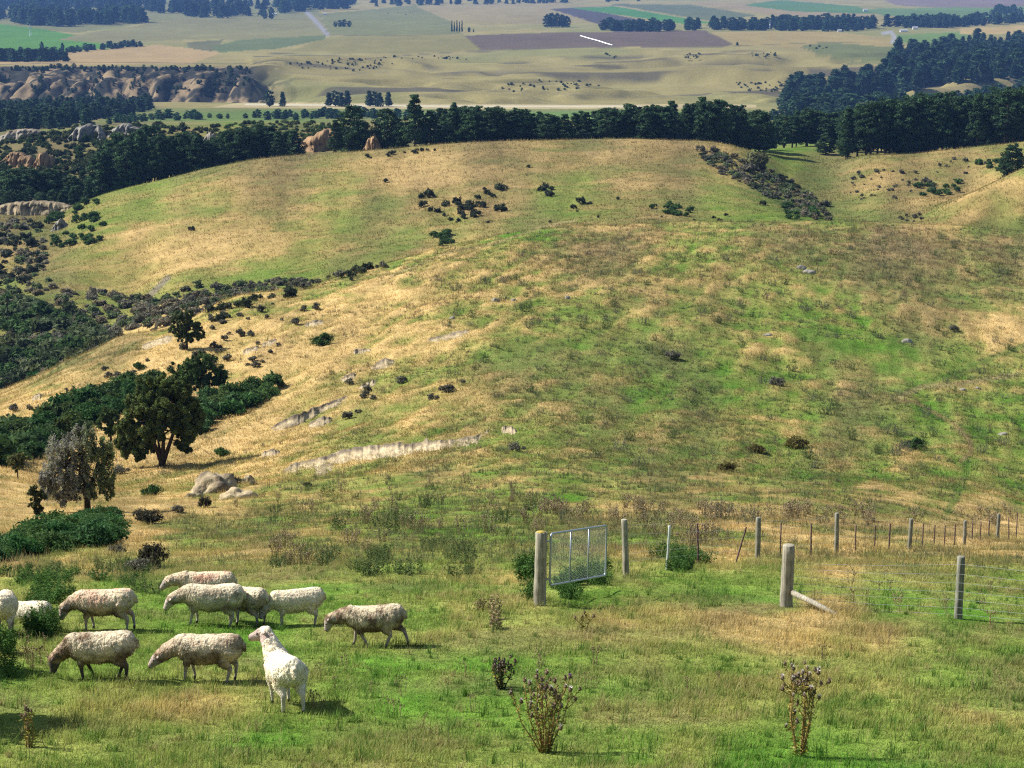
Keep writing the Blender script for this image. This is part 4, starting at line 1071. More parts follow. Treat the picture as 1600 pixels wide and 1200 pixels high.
for px, py, s, lab, pr in [(230,818,1.7,'dark twiggy bush above the right end of the gorse hedge',B_DARK),(183,866,.75,'small grey bush right of the gorse hedge',B_SCRUB),(240,888,.85,'tall dark twiggy bush just behind the grazing sheep',B_DARK),(215,894,.8,'low grey bush left of the twiggy bush behind the sheep',B_SCRUB),
     (320,794,.9,'small upright dark bush below the pale rocks',B_DARK),(366,758,1.5,'dark bush growing on the domed pale rock',B_DARK),(278,800,.8,'grey bush between the twiggy bush and the pale rocks',B_SCRUB),(397,758,.7,'tiny bush right of the domed rock',B_SCRUB),(695,612,1.6,'dark bush at the right end of the blue grey cluster',B_DARK),(190,740,1.6,'grey bush between the grey tree and the willow',B_SCRUB),(480,760,.8,'dark stubby bush below the left end of the clay bank',B_DARK),
     (1245,700,2.6,'broad brown green rush clump low on the right slope',None),(1180,708,1.9,'smaller rush clump left of the broad one',None),(1135,736,1.8,'dark low rush clump on the green slope',None),(1428,700,2.1,'blue green bush near the cattle track',B_GREEN),(1215,602,2.2,'wide grey bush in the middle of the right slope',B_SCRUB),(1050,560,2.2,'brown grey bush high in the middle slope',B_SCRUB),(808,705,1.5,'reddish grey bush just right of the long clay bank',B_SCRUB),(1490,517,1.8,'blue grey bush near the bare track at right',B_SCRUB)]:
    p = ground_at([px], [py])[0]
    pr = {id(B_SCRUB): N_SCRUB, id(B_DARK): N_DARK, id(B_GREEN): N_GREEN}.get(id(pr), pr)
    if pr is None:
        pr = [RUSH] if 'RUSH' in globals() else None
        if pr is None:
            RUSH = bush_protos(380, 1, lin((120, 112, 62)) * .6, 12, 150, .045, .6)[0]; pr = [RUSH]
    bush('bush', pr[int(px) % len(pr)], *p, s, lab, 'bush', None, 1.5 if 'tall' in lab or 'upright' in lab else .8)
print('shrubs done')

for px, py, s_, lab in [(-150, 1128, 2.3, 'dark bush just outside the left edge whose shadow falls on the front grass'), (-120, 1048, 1.9, 'dark bush just outside the left edge near the dark faced sheep')]:
    p = ground_at([px], [py])[0]; bush('bush', N_DARK[0], *p, s_, lab, 'bush', None, 1.5)

# ------------------------------------------------------------------ rocks and bare clay
M_ROCK = mat_col('clay_rock', rough=.95, spec=.1, noise=1.6, bump=(3.5, .8, .12), amount=.3)
def scar(name, top, bot, lift, c1, c2, label, cat, seed, n=None, group=None, m=11):
    """a strip of bare broken ground between two pixel lines, standing proud of the turf"""
    rng = np.random.default_rng(seed)
    x0, x1 = bot[0][0], bot[-1][0]; tx0, tx1 = top[0][0], top[-1][0]
    n = n or max(24, int((x1 - x0) * .9))
    t = np.linspace(0, 1, n)
    bx = x0 + (x1 - x0) * t; by = np.interp(bx, [p[0] for p in bot], [p[1] for p in bot])
    ax = tx0 + (tx1 - tx0) * t; ay = np.interp(ax, [p[0] for p in top], [p[1] for p in top])
    wob = (fbm(t * n / 7., t * 0, seed, 3) - .5)
    by = by + wob * 5; ay = ay + (fbm(t * n / 5., t * 0 + 9, seed, 3) - .5) * 2.5
    B = ground_at(bx, by); T = ground_at(ax, ay)
    V = []; C = []
    for k in range(m):
        s = k / (m - 1)
        P = B * (1 - s) + T * s
        g = H(P[:, 0], P[:, 1])
        f = np.interp(s, [0, .12, .35, .6, .8, .9, 1], [-.2, .1, .3, .55, 1.0, .95, -.3])
        end = np.sin(np.pi * np.clip(t * 1.0, 0.004, .996)) ** .35 * (.55 + .9 * fbm(t * n / 26, t * 0, seed + 9, 3))
        L = lift * (1 + 1.1 * wob)
        rid = (fbm(t * n / 10 + s * 2.5, t * 0 + s * 6.5, seed + 3, 5) - .5)
        z = g + f * L * end - (1 - end) * .15 + rid * lift * .42 * (f > 0)
        P = P.copy(); P[:, 1] += rid * lift * .9 * math.sin(s * 3.14); P[:, 2] = z
        V.append(P)
        q = np.clip(sstep(.5, .8, s) * .9 + rid * 1.6 + .05 + (fbm(t * n / 3, t * 0 + s * 3, seed + 5, 2) - .5) * .8, 0, 1)[:, None]  # mottled, and darker towards the top: shade of the overhanging lip painted in
        C.append((np.asarray(c1) * (1 - q) + np.asarray(c2) * q) * (.8 + .4 * fbm(t * n / 1.5, t * 0 + s * 9, seed + 8, 2))[:, None])
    V = np.array(V); o = V[0, n // 2].copy()
    i = np.arange(m * n).reshape(m, n)
    Fq = np.stack([i[:-1, :-1], i[:-1, 1:], i[1:, 1:], i[1:, :-1]], -1).reshape(-1, 4)
    me = np_mesh(name, (V - o).reshape(-1, 3), Fq, np.concatenate(C), smooth=True); me.materials.append(M_ROCK)
    ob = link(name, me); ob.location = tuple(o)
    return tag(ob, label, cat, group)
CLAY = lin((208, 188, 150)) * .62; CLAYG = lin((140, 126, 106)) * .5; TAN = lin((190, 156, 116)) * .6; GREYR = lin((182, 176, 162)) * .55; DKR = lin((104, 92, 80)) * .5
scar('clay_bank', [(434,738),(466,722),(500,716),(530,704),(600,698),(680,691),(740,682),(776,665)], [(432,744),(470,738),(500,733),(560,722),(620,715),(700,702),(745,696),(777,672)], 0.32, CLAY * 1.15, CLAYG * .9, 'long pale clay bank cut into the slope', 'clay bank', 1, n=330, m=15)
scar('clay_bank', [(484,728),(510,722),(524,724)], [(482,741),(500,744),(526,736)], 0.05, CLAY * .8, CLAYG, 'spill of pale clay below the left part of the long bank', 'clay bank', 2)
scar('clay_bank', [(420,668),(460,655),(500,638),(544,618)], [(420,678),(460,667),(500,648),(546,626)], .4, CLAY, DKR, 'narrow dark topped clay bank above the long one', 'clay bank', 3)
for k, (a, b, lab) in enumerate([
  ([(482,664),(518,652)], [(480,674),(520,660)], 'small clay scar between the two longer banks'),
  ([(578,574),(600,563),(618,562)], [(577,582),(600,576),(622,568)], 'bare pale patch upslope of the dark topped bank'),
  ([(532,592),(556,584)], [(530,600),(556,592)], 'small bare patch at the left of the pale patch'),
  ([(668,530),(700,522),(734,515)], [(666,538),(700,533),(736,523)], 'long pale patch highest on the golden slope'),
  ([(474,507),(506,501)], [(472,514),(508,507)], 'thin pale patch above the round gorse bush'),
  ([(222,540),(272,524)], [(220,548),(274,534)], 'pale stony patch left of the loose crowned tree'),
  ([(380,548),(404,541)], [(378,556),(406,548)], 'left piece of the broken pale patch by the small bushes'),
  ([(408,538),(432,530)], [(408,545),(434,536)], 'right piece of the broken pale patch by the small bushes'),
  ([(408,710),(438,704)], [(406,717),(440,711)], 'low bare patch left of the long clay bank'),
  ([(784,668),(808,672)], [(782,678),(808,680)], 'little bare patch past the right end of the long bank'),
  ([(552,549),(580,545)], [(550,554),(582,550)], 'faint bare streak left of the highest pale patch'),
  ([(560,606),(590,594)], [(558,612),(590,600)], 'short bare streak below the pale patches'),
  ([(50,622),(68,614)], [(48,629),(70,622)], 'pale stone patch above the gorse band near the left edge'),
 ]):
    scar('clay_patch', a, b, .28 if k else .4, CLAY, CLAYG, lab, 'bare patch', 20 + k, n=44)
def rock(name, px, py, w, d, h, c1, c2, label, seed, rz=0, sub=4, cat='rock', group=None, sink=.25):
    p = ground_at([px], [py])[0]
    import bmesh
    bm = bmesh.new(); bmesh.ops.create_icosphere(bm, subdivisions=sub, radius=1)
    from mathutils import noise
    co = []
    for v in bm.verts:
        q = v.co.copy()
        nn = noise.fractal(q * 1.6 + Vector((seed * 3.1, 0, 0)), 1.0, 2.0, 5)
        st = noise.noise(Vector((q.x * 1.5, q.y * 1.5, q.z * 7 + seed)))
        q *= 1 + .28 * nn + .07 * st
        v.co = Vector((q.x * w / 2, q.y * d / 2, (q.z - sink) * h / (1 - sink)))
        t = min(1, max(0, .5 + nn * 1.4 - .2)); co.append(np.asarray(c1) * (1 - t) + np.asarray(c2) * t)
    me = bpy.data.meshes.new(name); bm.to_mesh(me); bm.free()
    me.polygons.foreach_set('use_smooth', np.ones(len(me.polygons), bool))
    a = me.color_attributes.new('Col', 'FLOAT_COLOR', 'POINT'); c4 = np.ones((len(co), 4), np.float32); c4[:, :3] = np.array(co); a.data.foreach_set('color', c4.ravel())
    me.materials.append(M_ROCK)
    o = link(name, me); o.location = tuple(p); o.rotation_euler = (0, 0, rz)
    return tag(o, label, cat, group)
rock('domed_rock', 336, 768, 3.6, 2.6, 1.25, CLAY, CLAYG, 'pale domed rock with a dark bush on top', 2, rz=.35)
rock('rock', 371, 780, 2.5, 1.4, .65, CLAY, CLAY, 'low cream rock in front of the domed one', 5, rz=.15)
rock('rock', 388, 755, 1.1, .9, .55, CLAY, CLAYG, 'small pale rock right of the domed one', 6)
rock('rock', 305, 776, 1.3, .7, .3, CLAY, CLAYG, 'pale rock rib trailing left from the domed rock', 7, rz=.4)
for px, py, w, h, lab in [(1252,420,2.0,.5,'grey boulder, left one of the pair below the skyline'),(1263,426,2.4,.5,'grey boulder, right one of the pair below the skyline'),(1417,534,1.5,.35,'grey flat boulder alone near the right track'),(1504,609,.8,.2,'small white stone at the left of the right hand stones'),
    (1527,607,.7,.2,'small white stone at the right of the right hand stones'),(1568,679,1.1,.18,'flat pinkish stone low on the right'),(774,471,1.0,.5,'small cream stone among weeds high on the slope'),(803,470,.9,.35,'flat cream stone just right of the first small one'),(887,467,.9,.5,'small white stone further right on the upper slope'),(1200,524,1.2,.25,'low pale stone in the middle of the upper slope'),(707,499,.8,.4,'tiny upright cream stone on the golden slope')]:
    rock('boulder', px, py, w, w * .6, h, GREYR, GREYR * .8, lab, px % 17, sub=3)
# sandstone bluffs among the pines
def bluff(name, top, bot, depth, c1, c2, label, seed, ymin, n=70, m=14):
    x0, x1 = bot[0][0], bot[-1][0]; t = np.linspace(0, 1, n); bx = x0 + (x1 - x0) * t
    by = np.interp(bx, [p[0] for p in bot], [p[1] for p in bot]); ay = np.interp(bx, [p[0] for p in top], [p[1] for p in top])
    ay = ay + (fbm(t * n / 5, t * 0, seed, 3) - .5) * 5
    B = ground_at(bx, by, ymin)
    Ym = float(np.median(B[:, 1])); B[:, 0] = B[:, 0] / B[:, 1] * Ym; B[:, 1] = Ym + (fbm(t * 7, t * 0, seed, 2) - .5) * depth * .5
    B[:, 2] = H(B[:, 0], B[:, 1])
    u, tt = uy_of(bx, ay); ht = np.maximum(tt * Ym - B[:, 2], .4)
    sec = [(-.02, -.15), (.0, .1), (.05, .3), (.1, .5), (.13, .68), (.2, .85), (.3, .97), (.42, 1.02), (.55, 1.0), (.68, .9), (.8, .7), (.9, .4), (1.0, 0), (1.02, -.3)]
    V = []; C = []
    end = np.sin(np.pi * np.clip(t, .003, .997)) ** .4
    for k, (dy, zf) in enumerate(sec):
        rid = np.abs(fbm(t * n / 9 + zf * 1.6, t * 0 + zf * 4.5, seed + 2, 5) - .5) * 2.4
        strat = fbm(t * 3, t * 0 + zf * 6, seed + 3, 2) - .5
        P = B.copy(); P[:, 1] += dy * depth + (rid * .28 + strat * .12) * depth * (zf > 0)
        P[:, 2] += zf * ht * end + (rid - .2) * ht * .12 * (zf > .1)
        V.append(P)
        q = np.clip(rid * 1.3 + strat * .8 + (.35 if k > 6 else 0), 0, 1)[:, None]
        C.append(np.asarray(c1) * (1 - q) + np.asarray(c2) * q)
    V = np.array(V); o = V[0, n // 2].copy(); m = len(sec)
    i = np.arange(m * n).reshape(m, n)
    Fq = np.stack([i[:-1, :-1], i[:-1, 1:], i[1:, 1:], i[1:, :-1]], -1).reshape(-1, 4)
    me = np_mesh(name, (V - o).reshape(-1, 3), Fq, np.concatenate(C), smooth=False); me.materials.append(M_ROCK)
    ob = link(name, me); ob.location = tuple(o)
    return tag(ob, label, 'rock bluff')
bluff('sandstone_bluff', [(464,216),(478,211),(490,212),(505,203),(520,204),(534,198),(548,199)], [(464,236),(500,236),(520,236),(548,236)], 12, TAN * .95, TAN * .5, 'orange tan sandstone bluff among the pines', 41, 664)
bluff('sandstone_bluff', [(566,224),(576,217),(586,213),(596,219)], [(566,240),(580,240),(594,240)], 10, TAN * 1.1, TAN * .8, 'bare tan slope between two dark pines', 42, 664)
bluff('sandstone_bluff', [(100,206),(110,200),(130,198),(150,200),(160,208)], [(100,216),(130,222),(160,222)], 20, GREYR, GREYR * .45, 'pale grey crag left of the pine stand, larger piece', 43, 760)
bluff('sandstone_bluff', [(165,202),(190,196),(210,198)], [(165,212),(190,212),(212,208)], 20, GREYR, GREYR * .45, 'pale grey crag right of the larger crag', 44, 760)
bluff('sandstone_bluff', [(310,214),(322,208),(345,222)], [(310,232),(330,236),(346,232)], 14, GREYR, TAN * .6, 'pale crag showing between the pines', 45, 700)
bluff('sandstone_bluff', [(-10,250),(10,240),(30,244),(45,240)], [(-10,262),(20,264),(46,260)], 16, TAN * .9, TAN * .4, 'brown crag at the left edge, left block', 46, 720)
bluff('sandstone_bluff', [(48,246),(60,240),(66,240),(76,244)], [(48,262),(62,266),(78,262)], 12, TAN, TAN * .5, 'orange brown pillar of rock near the left edge', 47, 720)
bluff('sandstone_bluff', [(-15,212),(20,206),(60,200)], [(-15,222),(20,220),(62,212)], 18, GREYR * .9, TAN * .5, 'low pale crag high on the left edge', 48, 760)
bluff('cliff_ledge', [(-20,319),(30,318),(70,315),(104,311)], [(-20,342),(20,340),(60,334),(106,328)], 9, CLAY * .85, CLAYG * .7, 'pale ledge of flat topped cliff at the left edge', 49, 560, n=110)
bluff('sandstone_bluff', [(80,352),(92,344),(100,350)], [(78,358),(90,360),(102,358)], 6, GREYR, GREYR * .5, 'small grey crag below the cliff ledge', 50, 540, n=30)
rock('boulder', 1014*1+300, 218, 4, 3, 1.6, TAN, CLAY, 'tan bank at the top of the green gap', 9)
print('rocks done')


# ------------------------------------------------------------------ fences and gate
def wood_mat(name, tint):
    m, nt, b = mat_base(name); L = nt.links.new
    tc = nt.nodes.new('ShaderNodeTexCoord'); mp = nt.nodes.new('ShaderNodeMapping'); mp.inputs['Scale'].default_value = (26, 26, 2.2)
    nz = nt.nodes.new('ShaderNodeTexNoise'); nz.inputs['Scale'].default_value = 1.0; nz.inputs['Detail'].default_value = 6
    L(tc.outputs['Object'], mp.inputs['Vector']); L(mp.outputs[0], nz.inputs['Vector'])
    n2 = nt.nodes.new('ShaderNodeTexNoise'); n2.inputs['Scale'].default_value = 4.5; n2.inputs['Detail'].default_value = 4; L(tc.outputs['Object'], n2.inputs['Vector'])
    cr = nt.nodes.new('ShaderNodeValToRGB'); e = cr.color_ramp.elements
    e[0].position = .3; e[0].color = (*[v * .45 for v in tint], 1); e[1].position = .68; e[1].color = (*tint, 1)
    L(nz.outputs[0], cr.inputs[0])
    mx = nt.nodes.new('ShaderNodeMix'); mx.data_type = 'RGBA'; mx.blend_type = 'MULTIPLY'; mx.inputs['Factor'].default_value = .6
    c2 = nt.nodes.new('ShaderNodeValToRGB'); c2.color_ramp.elements[0].position = .35; c2.color_ramp.elements[0].color = (.55, .52, .5, 1); c2.color_ramp.elements[1].position = .65; c2.color_ramp.elements[1].color = (1.1, 1.08, 1.0, 1)
    L(n2.outputs[0], c2.inputs[0]); L(cr.outputs[0], mx.inputs['A']); L(c2.outputs[0], mx.inputs['B']); L(mx.outputs['Result'], b.inputs['Base Color'])
    bp = nt.nodes.new('ShaderNodeBump'); bp.inputs['Strength'].default_value = .7; bp.inputs['Distance'].default_value = .012; L(nz.outputs[0], bp.inputs['Height']); L(bp.outputs[0], b.inputs['Normal'])
    return m
M_WOOD = wood_mat('weathered_wood', (.40, .37, .29)); M_WOODD = wood_mat('dark_wood', (.26, .26, .21)); M_WOODR = wood_mat('rust_brown', (.20, .13, .11))
M_ENDGRAIN = wood_mat('cut_end', (.62, .42, .20))
M_LICHEN = wood_mat('lichen', (.55, .42, .10))
m_, nt_, b_ = mat_base('galvanised'); b_.inputs['Base Color'].default_value = (.36, .40, .45, 1); b_.inputs['Metallic'].default_value = .55; b_.inputs['Roughness'].default_value = .42; M_GALV = m_
m_, nt_, b_ = mat_base('wire'); b_.inputs['Base Color'].default_value = (.55, .57, .57, 1); b_.inputs['Metallic'].default_value = .4; b_.inputs['Roughness'].default_value = .45; M_WIRE = m_
m_, nt_, b_ = mat_base('netting_wire'); b_.inputs['Base Color'].default_value = (.36, .38, .40, 1); b_.inputs['Metallic'].default_value = .3; M_NET = m_
def post_mesh(h, r, lean=(0, 0), n=14, taper=.93, mat=None, name='post'):
    mb = MB(); pts = []; rr = []
    for k in range(9):
        s = k / 8; pts.append((lean[0] * s * h + .004 * math.sin(k * 2.1), lean[1] * s * h + .004 * math.cos(k * 1.7), -.15 + s * (h + .15))); rr.append(r * (1.04 - (1.04 - taper) * s) * (1 + random.uniform(-.02, .02)))
    pts.append((pts[-1][0], pts[-1][1], pts[-1][2] + .006)); rr.append(rr[-1] * .9)
    mb.tube(pts, rr, n, jit=.02)
    return mb.mesh(name, mat or M_WOOD)
def foot(px, py): return Vector(ground_at([px], [py])[0])
def hgt(p, py_foot, py_top):
    u, t = uy_of(800 + F * p.x / (p.y * CP - p.z * SP), py_top); return t * p.y - p.z
# gate post (a strainer) and the gate
gp = foot(843, 946)
g = empty('gate_post', gp)
link('post', post_mesh(hgt(gp, 946, 832), .122, (.02, 0), mat=M_WOOD), g)
mb = MB(); mb.tube([(.03, 0, hgt(gp, 946, 832) + .006), (.03, 0, hgt(gp, 946, 832) + .02)], [.1, .07], 12, jit=.15); mb.build('lichen_cap', M_LICHEN, g)
tag(g, 'thick round wooden post that carries the wire mesh gate', 'gate post')
def pix3(px, py, Y):
    x, z = top_height(px, py, Y); return Vector((x, Y, z))
Y0, Y1 = gp.y + .05, gp.y + 2.35
A0 = pix3(859, 915, Y0); A1 = pix3(861, 834, Y0); B0 = pix3(946, 899, Y1); B1 = pix3(948, 821, Y1)
gt = empty('gate', A0)
def loc(v): return v - A0
def gpt(s, t): return loc((A0 * (1 - s) + B0 * s) * (1 - t) + (A1 * (1 - s) + B1 * s) * t)
mb = MB(); c = .035
ring = [gpt(.0, c * 1.6), gpt(0, 1 - c * 1.6), gpt(.006, 1 - c * .5), gpt(.02, 1), gpt(.98, 1), gpt(.994, 1 - c * .5), gpt(1, 1 - c * 1.6), gpt(1, c * 1.6), gpt(.994, c * .5), gpt(.98, 0), gpt(.02, 0), gpt(.006, c * .5), gpt(.0, c * 1.6), gpt(.0, c * 2)]
mb.tube(ring, .021, 10, caps=False); mb.build('frame', M_GALV, gt)
for s in (.345, .67):
    mb = MB(); mb.tube([gpt(s, 0), gpt(s, 1)], .016, 8); mb.build('upright', M_GALV, gt)
mb = MB(); W_ = 2.5; H_ = (A1 - A0).length; sp = .065
for sg in (1, -1):
    for k in range(-24, int((W_ + H_) / sp) + 2):
        c0 = k * sp; pts = []
        for s0 in (0.0, W_):
            pass
        # line  t = sg * (s - c0) * 1.0 (+H for the falling ones), clipped to the panel
        def tt(s): return (s - c0) if sg > 0 else H_ - (s - c0)
        lo = max(0, c0); hi = min(W_, c0 + H_)
        if hi - lo > .03: mb.tube([gpt(lo / W_, tt(lo) / H_), gpt(hi / W_, tt(hi) / H_)], .0013, 4, caps=False)
mb.build('netting', M_NET, gt)
for t in (.12, .86):
    mb = MB(); hp = gpt(0, t); mb.tube([loc(Vector((gp.x + .1, gp.y, hp.z + A0.z))), hp], .014, 6); mb.build('hinge', M_GALV, gt)
tag(gt, 'open grey metal pipe gate filled with diamond wire netting', 'gate')
# the near fence at right
sp_ = foot(1228, 948); np_ = foot(1497, 967)
nf = empty('wire_fence', sp_)
hs = hgt(sp_, 948, 852); hn = hgt(np_, 967, 870)
link('strainer_post', post_mesh(hs, .125, (.015, 0)), nf)
p2 = link('fence_post', post_mesh(hn, .078, (.0, 0), mat=M_WOODD), nf); p2.location = np_ - sp_
ex = foot(1790, 985); p3 = link('fence_post', post_mesh(1.15, .08, mat=M_WOODD), nf); p3.location = ex - sp_
mb = MB(); q0 = pix3(1239, 926, sp_.y - .13) - sp_; q1 = foot(1316, 962) - sp_ + Vector((0, 0, .0))
mb.tube([q0, q0.lerp(q1, .5) + Vector((0, 0, -.015)), q1 - Vector((-.1, 0, .12))], [.055, .052, .05], 10, jit=.05); st = mb.build('stay', M_WOOD, nf)
dq = (q1 - q0).normalized(); mb = MB(); mb.tube([q0 - dq * .006, q0 + dq * .002], [.05, .055], 10); mb.build('stay_end', M_ENDGRAIN, st)
for k, f in enumerate([.90, .74, .60, .46, .33, .20, .09]):
    mb = MB()
    a = Vector((.10, -.05, f * hs * (.80 if k == 0 else .86))); b = np_ - sp_ + Vector((0, -.085, f * hn)); e = ex - sp_ + Vector((0, -.085, f * 1.12))
    mb.tube([a, a.lerp(b, .5) - Vector((0, 0, .035)), b], .0029, 5, caps=False); mb.tube([b, b.lerp(e, .5) - Vector((0, 0, .03)), e], .0029, 5, caps=False)
    mb.build('wire', M_WIRE, nf)
tag(nf, 'near wire fence with a thick strainer post and sloping wooden stay', 'fence')
# the far fence running away to the right
posts = [(979,899,812,.074),(1184,873,809,.07),(1307,863,802,.07),(1421,858,811,.07),(1507,850,814,.072),(1558,843,803,.075),(1640,838,800,.075)]
thin = [(1042,868,822,.022,(.05,0)),(1092,866,818,.018,(-.05,0)),(1147,878,824,.016,(.30,0)),(1219,865,817,.014,(0,0)),(1267,867,818,.018,(-.02,0)),(1336,868,821,.016,(-.01,0)),(1366,864,821,.016,(0,0)),(1389,858,818,.02,(0,0)),
        (1441,856,819,.016,(0,0)),(1459,857,820,.016,(0,0)),(1475,859,821,.016,(0,0)),(1491,854,819,.018,(0,0)),(1518,855,817,.018,(0,0)),(1531,850,815,.018,(0,0)),(1544,849,813,.02,(0,0)),(1577,833,808,.02,(-.06,0)),(1588,834,800,.016,(0,0))]
f0 = foot(979, 899)
ff = empty('wire_fence', f0); tops = []
for i, (px, pf, pt, r) in enumerate(posts):
    p = foot(px, pf); h = hgt(p, pf, pt)
    o = link('fence_post', post_mesh(h, r, (-.05, 0) if i == 0 else (random.uniform(-.03, .03), 0), mat=M_WOODD if i else M_WOOD), ff); o.location = p - f0
    tops.append((p, h, i, px))
for px, pf, pt, r, ln in thin:
    ia = max(0, len([1 for q in posts if q[0] <= px]) - 1); a = foot(posts[ia][0], posts[ia][1]); b = foot(posts[min(ia + 1, len(posts) - 1)][0], posts[min(ia + 1, len(posts) - 1)][1])
    s = (px - posts[ia][0]) / (posts[ia + 1][0] - posts[ia][0]); Yv = 1 / ((1 - s) / a.y + s / b.y)
    x, _ = top_height(px, pf, Yv); zg = h1(x, Yv); _, zt = top_height(px, pt, Yv); h = max(.6, min(1.3, zt - zg))
    o = link('batten', post_mesh(h, r * 1.5, ln, n=6, mat=M_WOODR if px != 1042 else M_WIRE, taper=1.0), ff); o.location = Vector((x, Yv, zg)) - f0
for f in (.92, .75, .58, .42, .27):
    mb = MB()
    for (p, h, i, _), (p2_, h2, j, _2) in zip(tops[:-1], tops[1:]):
        mb.tube([p - f0 + Vector((0, -.07, f * h)), p2_ - f0 + Vector((0, -.07, f * h2))], .0022, 4, caps=False)
    mb.build('wire', M_WIRE, ff)
tag(ff, 'far fence of slim posts and thin battens running away to the right', 'fence')

# ------------------------------------------------------------------ thistles and weeds
M_STEM = mat_col('dry_stem', rough=.9, spec=.1, transl=.1, obj_var=.15)
def add_rhomb(mb, p, d, s, w, c):
    d = Vector(d).normalized(); n = d.cross(Vector((random.gauss(0, 1), random.gauss(0, 1), random.gauss(0, 1)))).normalized()
    p = Vector(p); mb.add([p, p + d * s * .45 + n * w, p + d * s, p + d * s * .5 - n * w], [(0, 1, 2, 3)], c)
def add_ball(mb, p, r, c, n=6, sq=1.0):
    p = Vector(p); vs = []; rings = 4
    for i in range(rings + 1):
        a = math.pi * i / rings
        for k in range(n):
            t = 2 * math.pi * k / n; q = r * math.sin(a) * (1 + random.uniform(-.12, .12)) + 1e-4
            vs.append(p + Vector((q * math.cos(t), q * math.sin(t), -r * sq * math.cos(a))))
    fs = [(i * n + k, i * n + (k + 1) % n, (i + 1) * n + (k + 1) % n, (i + 1) * n + k) for i in range(rings) for k in range(n)]
    mb.add(vs, fs, c)
def jc(c, v=.25): k = 1 + random.uniform(-v, v); return tuple(float(x) * k for x in c)
def weed(seed, nst, spread, leaf, stem, lsize, heads, lden=9, sr=.012, branch=2, headc=None, side=.28):
    """an upright many stemmed weed of unit height"""
    random.seed(seed); mb = MB()
    for i in range(nst):
        a = random.random() * 6.28; r0 = spread * .7 * random.random(); R = spread * random.uniform(.3, 1); h = random.uniform(.6, 1)
        p0 = Vector((math.cos(a) * r0, math.sin(a) * r0, -.05)); h *= 1 - .45 * (R / max(spread, .01)) ** 2; p2 = Vector((math.cos(a) * R + random.gauss(0, .06), math.sin(a) * R + random.gauss(0, .06), h)); p1 = p0.lerp(p2, .5) + Vector((random.gauss(0, .04), random.gauss(0, .04), .03))
        mb.tube([p0, p1, p2], [sr, sr * .8, sr * .4], 4, jc(stem), caps=False)
        tips = [p2]
        for b in range(branch):
            s = random.uniform(.45, .85); q = p1.lerp(p2, s); ang = random.random() * 6.28
            e = q + Vector((math.cos(ang) * side * .55, math.sin(ang) * side * .55, random.uniform(.08, .25))); mb.tube([q, e], [sr * .6, sr * .3], 3, jc(stem), caps=False); tips.append(e)
        for k in range(lden):
            s = random.random() ** .8; q = p0.lerp(p1, s * 2) if s < .5 else p1.lerp(p2, s * 2 - 1); ang = random.random() * 6.28
            add_rhomb(mb, q, (math.cos(ang), math.sin(ang), random.uniform(-.3, .7)), lsize * random.uniform(.6, 1.3) * (1.25 - s * .6), lsize * .2, jc(leaf))
        if heads:
            for t in tips:
                if random.random() < .85: add_ball(mb, t, .03 * random.uniform(.7, 1.2), jc(headc if headc is not None else stem), 5, 1.2)
    return mb.mesh('weed', M_STEM, smooth=False)
BR = lin((158, 142, 104)) * .72; GG2 = lin((96, 114, 66)) * .65; GR = lin((116, 120, 98)) * .62; DG = lin((78, 112, 52)) * .8; TN = lin((196, 172, 128)) * .65; PU = lin((168, 150, 124)) * .7
W_BROWN = [weed(500 + i, 12, .5, BR, BR * .8, .10, True, 12, headc=PU) for i in range(4)]
W_GREY = [weed(520 + i, 22, .75, GR, GR * .8, .10, False, 14, sr=.008) for i in range(4)]
W_GREEN = [weed(540 + i, 22, .7, GG2, GG2 * .9, .11, False, 16, sr=.008) for i in range(4)]
W_LUSH = [weed(560 + i, 26, .6, DG, DG * .8, .11, False, 26, sr=.007) for i in range(4)]
W_DRYSPIKE = [weed(580 + i, 4, .25, TN * .8, BR, .10, True, 5) for i in range(3)]
def weeds(name, poly, n, hr, protos, label, cat, group, seed, wide=1.0, ymin=0):
    rng = np.random.default_rng(seed); a, b = in_poly_px(poly, n, rng); P = ground_at(a, b, ymin)
    for p in P:
        h = rng.uniform(*hr); o = link(name, protos[rng.integers(len(protos))]); o.location = tuple(p); o.rotation_euler = (0, 0, rng.random() * 6.28); o.scale = (h * wide, h * wide, h)
        tag(o, label, cat, group)
weeds('dead_thistle', [(850,800),(1000,792),(1200,798),(1400,806),(1590,800),(1590,822),(1400,826),(1250,820),(1000,818),(860,822)], 60, (.5, 1.0), W_BROWN + W_GREY[:1], 'dead brown thistle in the strip just beyond the far fence', 'thistle', 'dead thistles beyond the far fence', 71, 1.1)
weeds('dead_thistle', [(1010,815),(1130,812),(1140,850),(1080,858),(1010,850)], 16, (.45, .85), W_BROWN, 'dead brown thistle at the left part of the far fence', 'thistle', 'dead thistles at the left of the far fence', 72, 1.2)
weeds('dead_thistle', [(420,850),(500,840),(600,845),(560,880),(440,885)], 13, (.35, .65), W_BROWN, 'dead thistle in the brown patch behind the grazing sheep', 'thistle', 'dead thistles behind the sheep', 73, 1.0)
weeds('dead_thistle', [(480,750),(700,745),(830,760),(850,840),(600,840),(400,830),(360,790)], 60, (.45, .95), W_BROWN + W_GREEN[:2], 'scattered dead thistle on the green slope below the clay bank', 'thistle', 'dead thistles below the clay bank', 74, .85)
weeds('green_weed', [(430,870),(700,850),(790,870),(760,905),(560,900),(430,900)], 30, (.25, .5), W_GREEN, 'leafy green weed on the rise behind the sheep', 'weed', 'green weeds behind the sheep', 75, 1.3)
weeds('grey_weed', [(660,420),(900,372),(1200,362),(1590,372),(1590,470),(1300,500),(900,520),(700,520)], 120, (.6, 1.3), W_GREY + W_GREEN[:2] + W_BROWN[:1], 'grey weed clump on the upper part of the broad slope', 'weed', 'grey weeds on the upper slope', 76, 1.25)
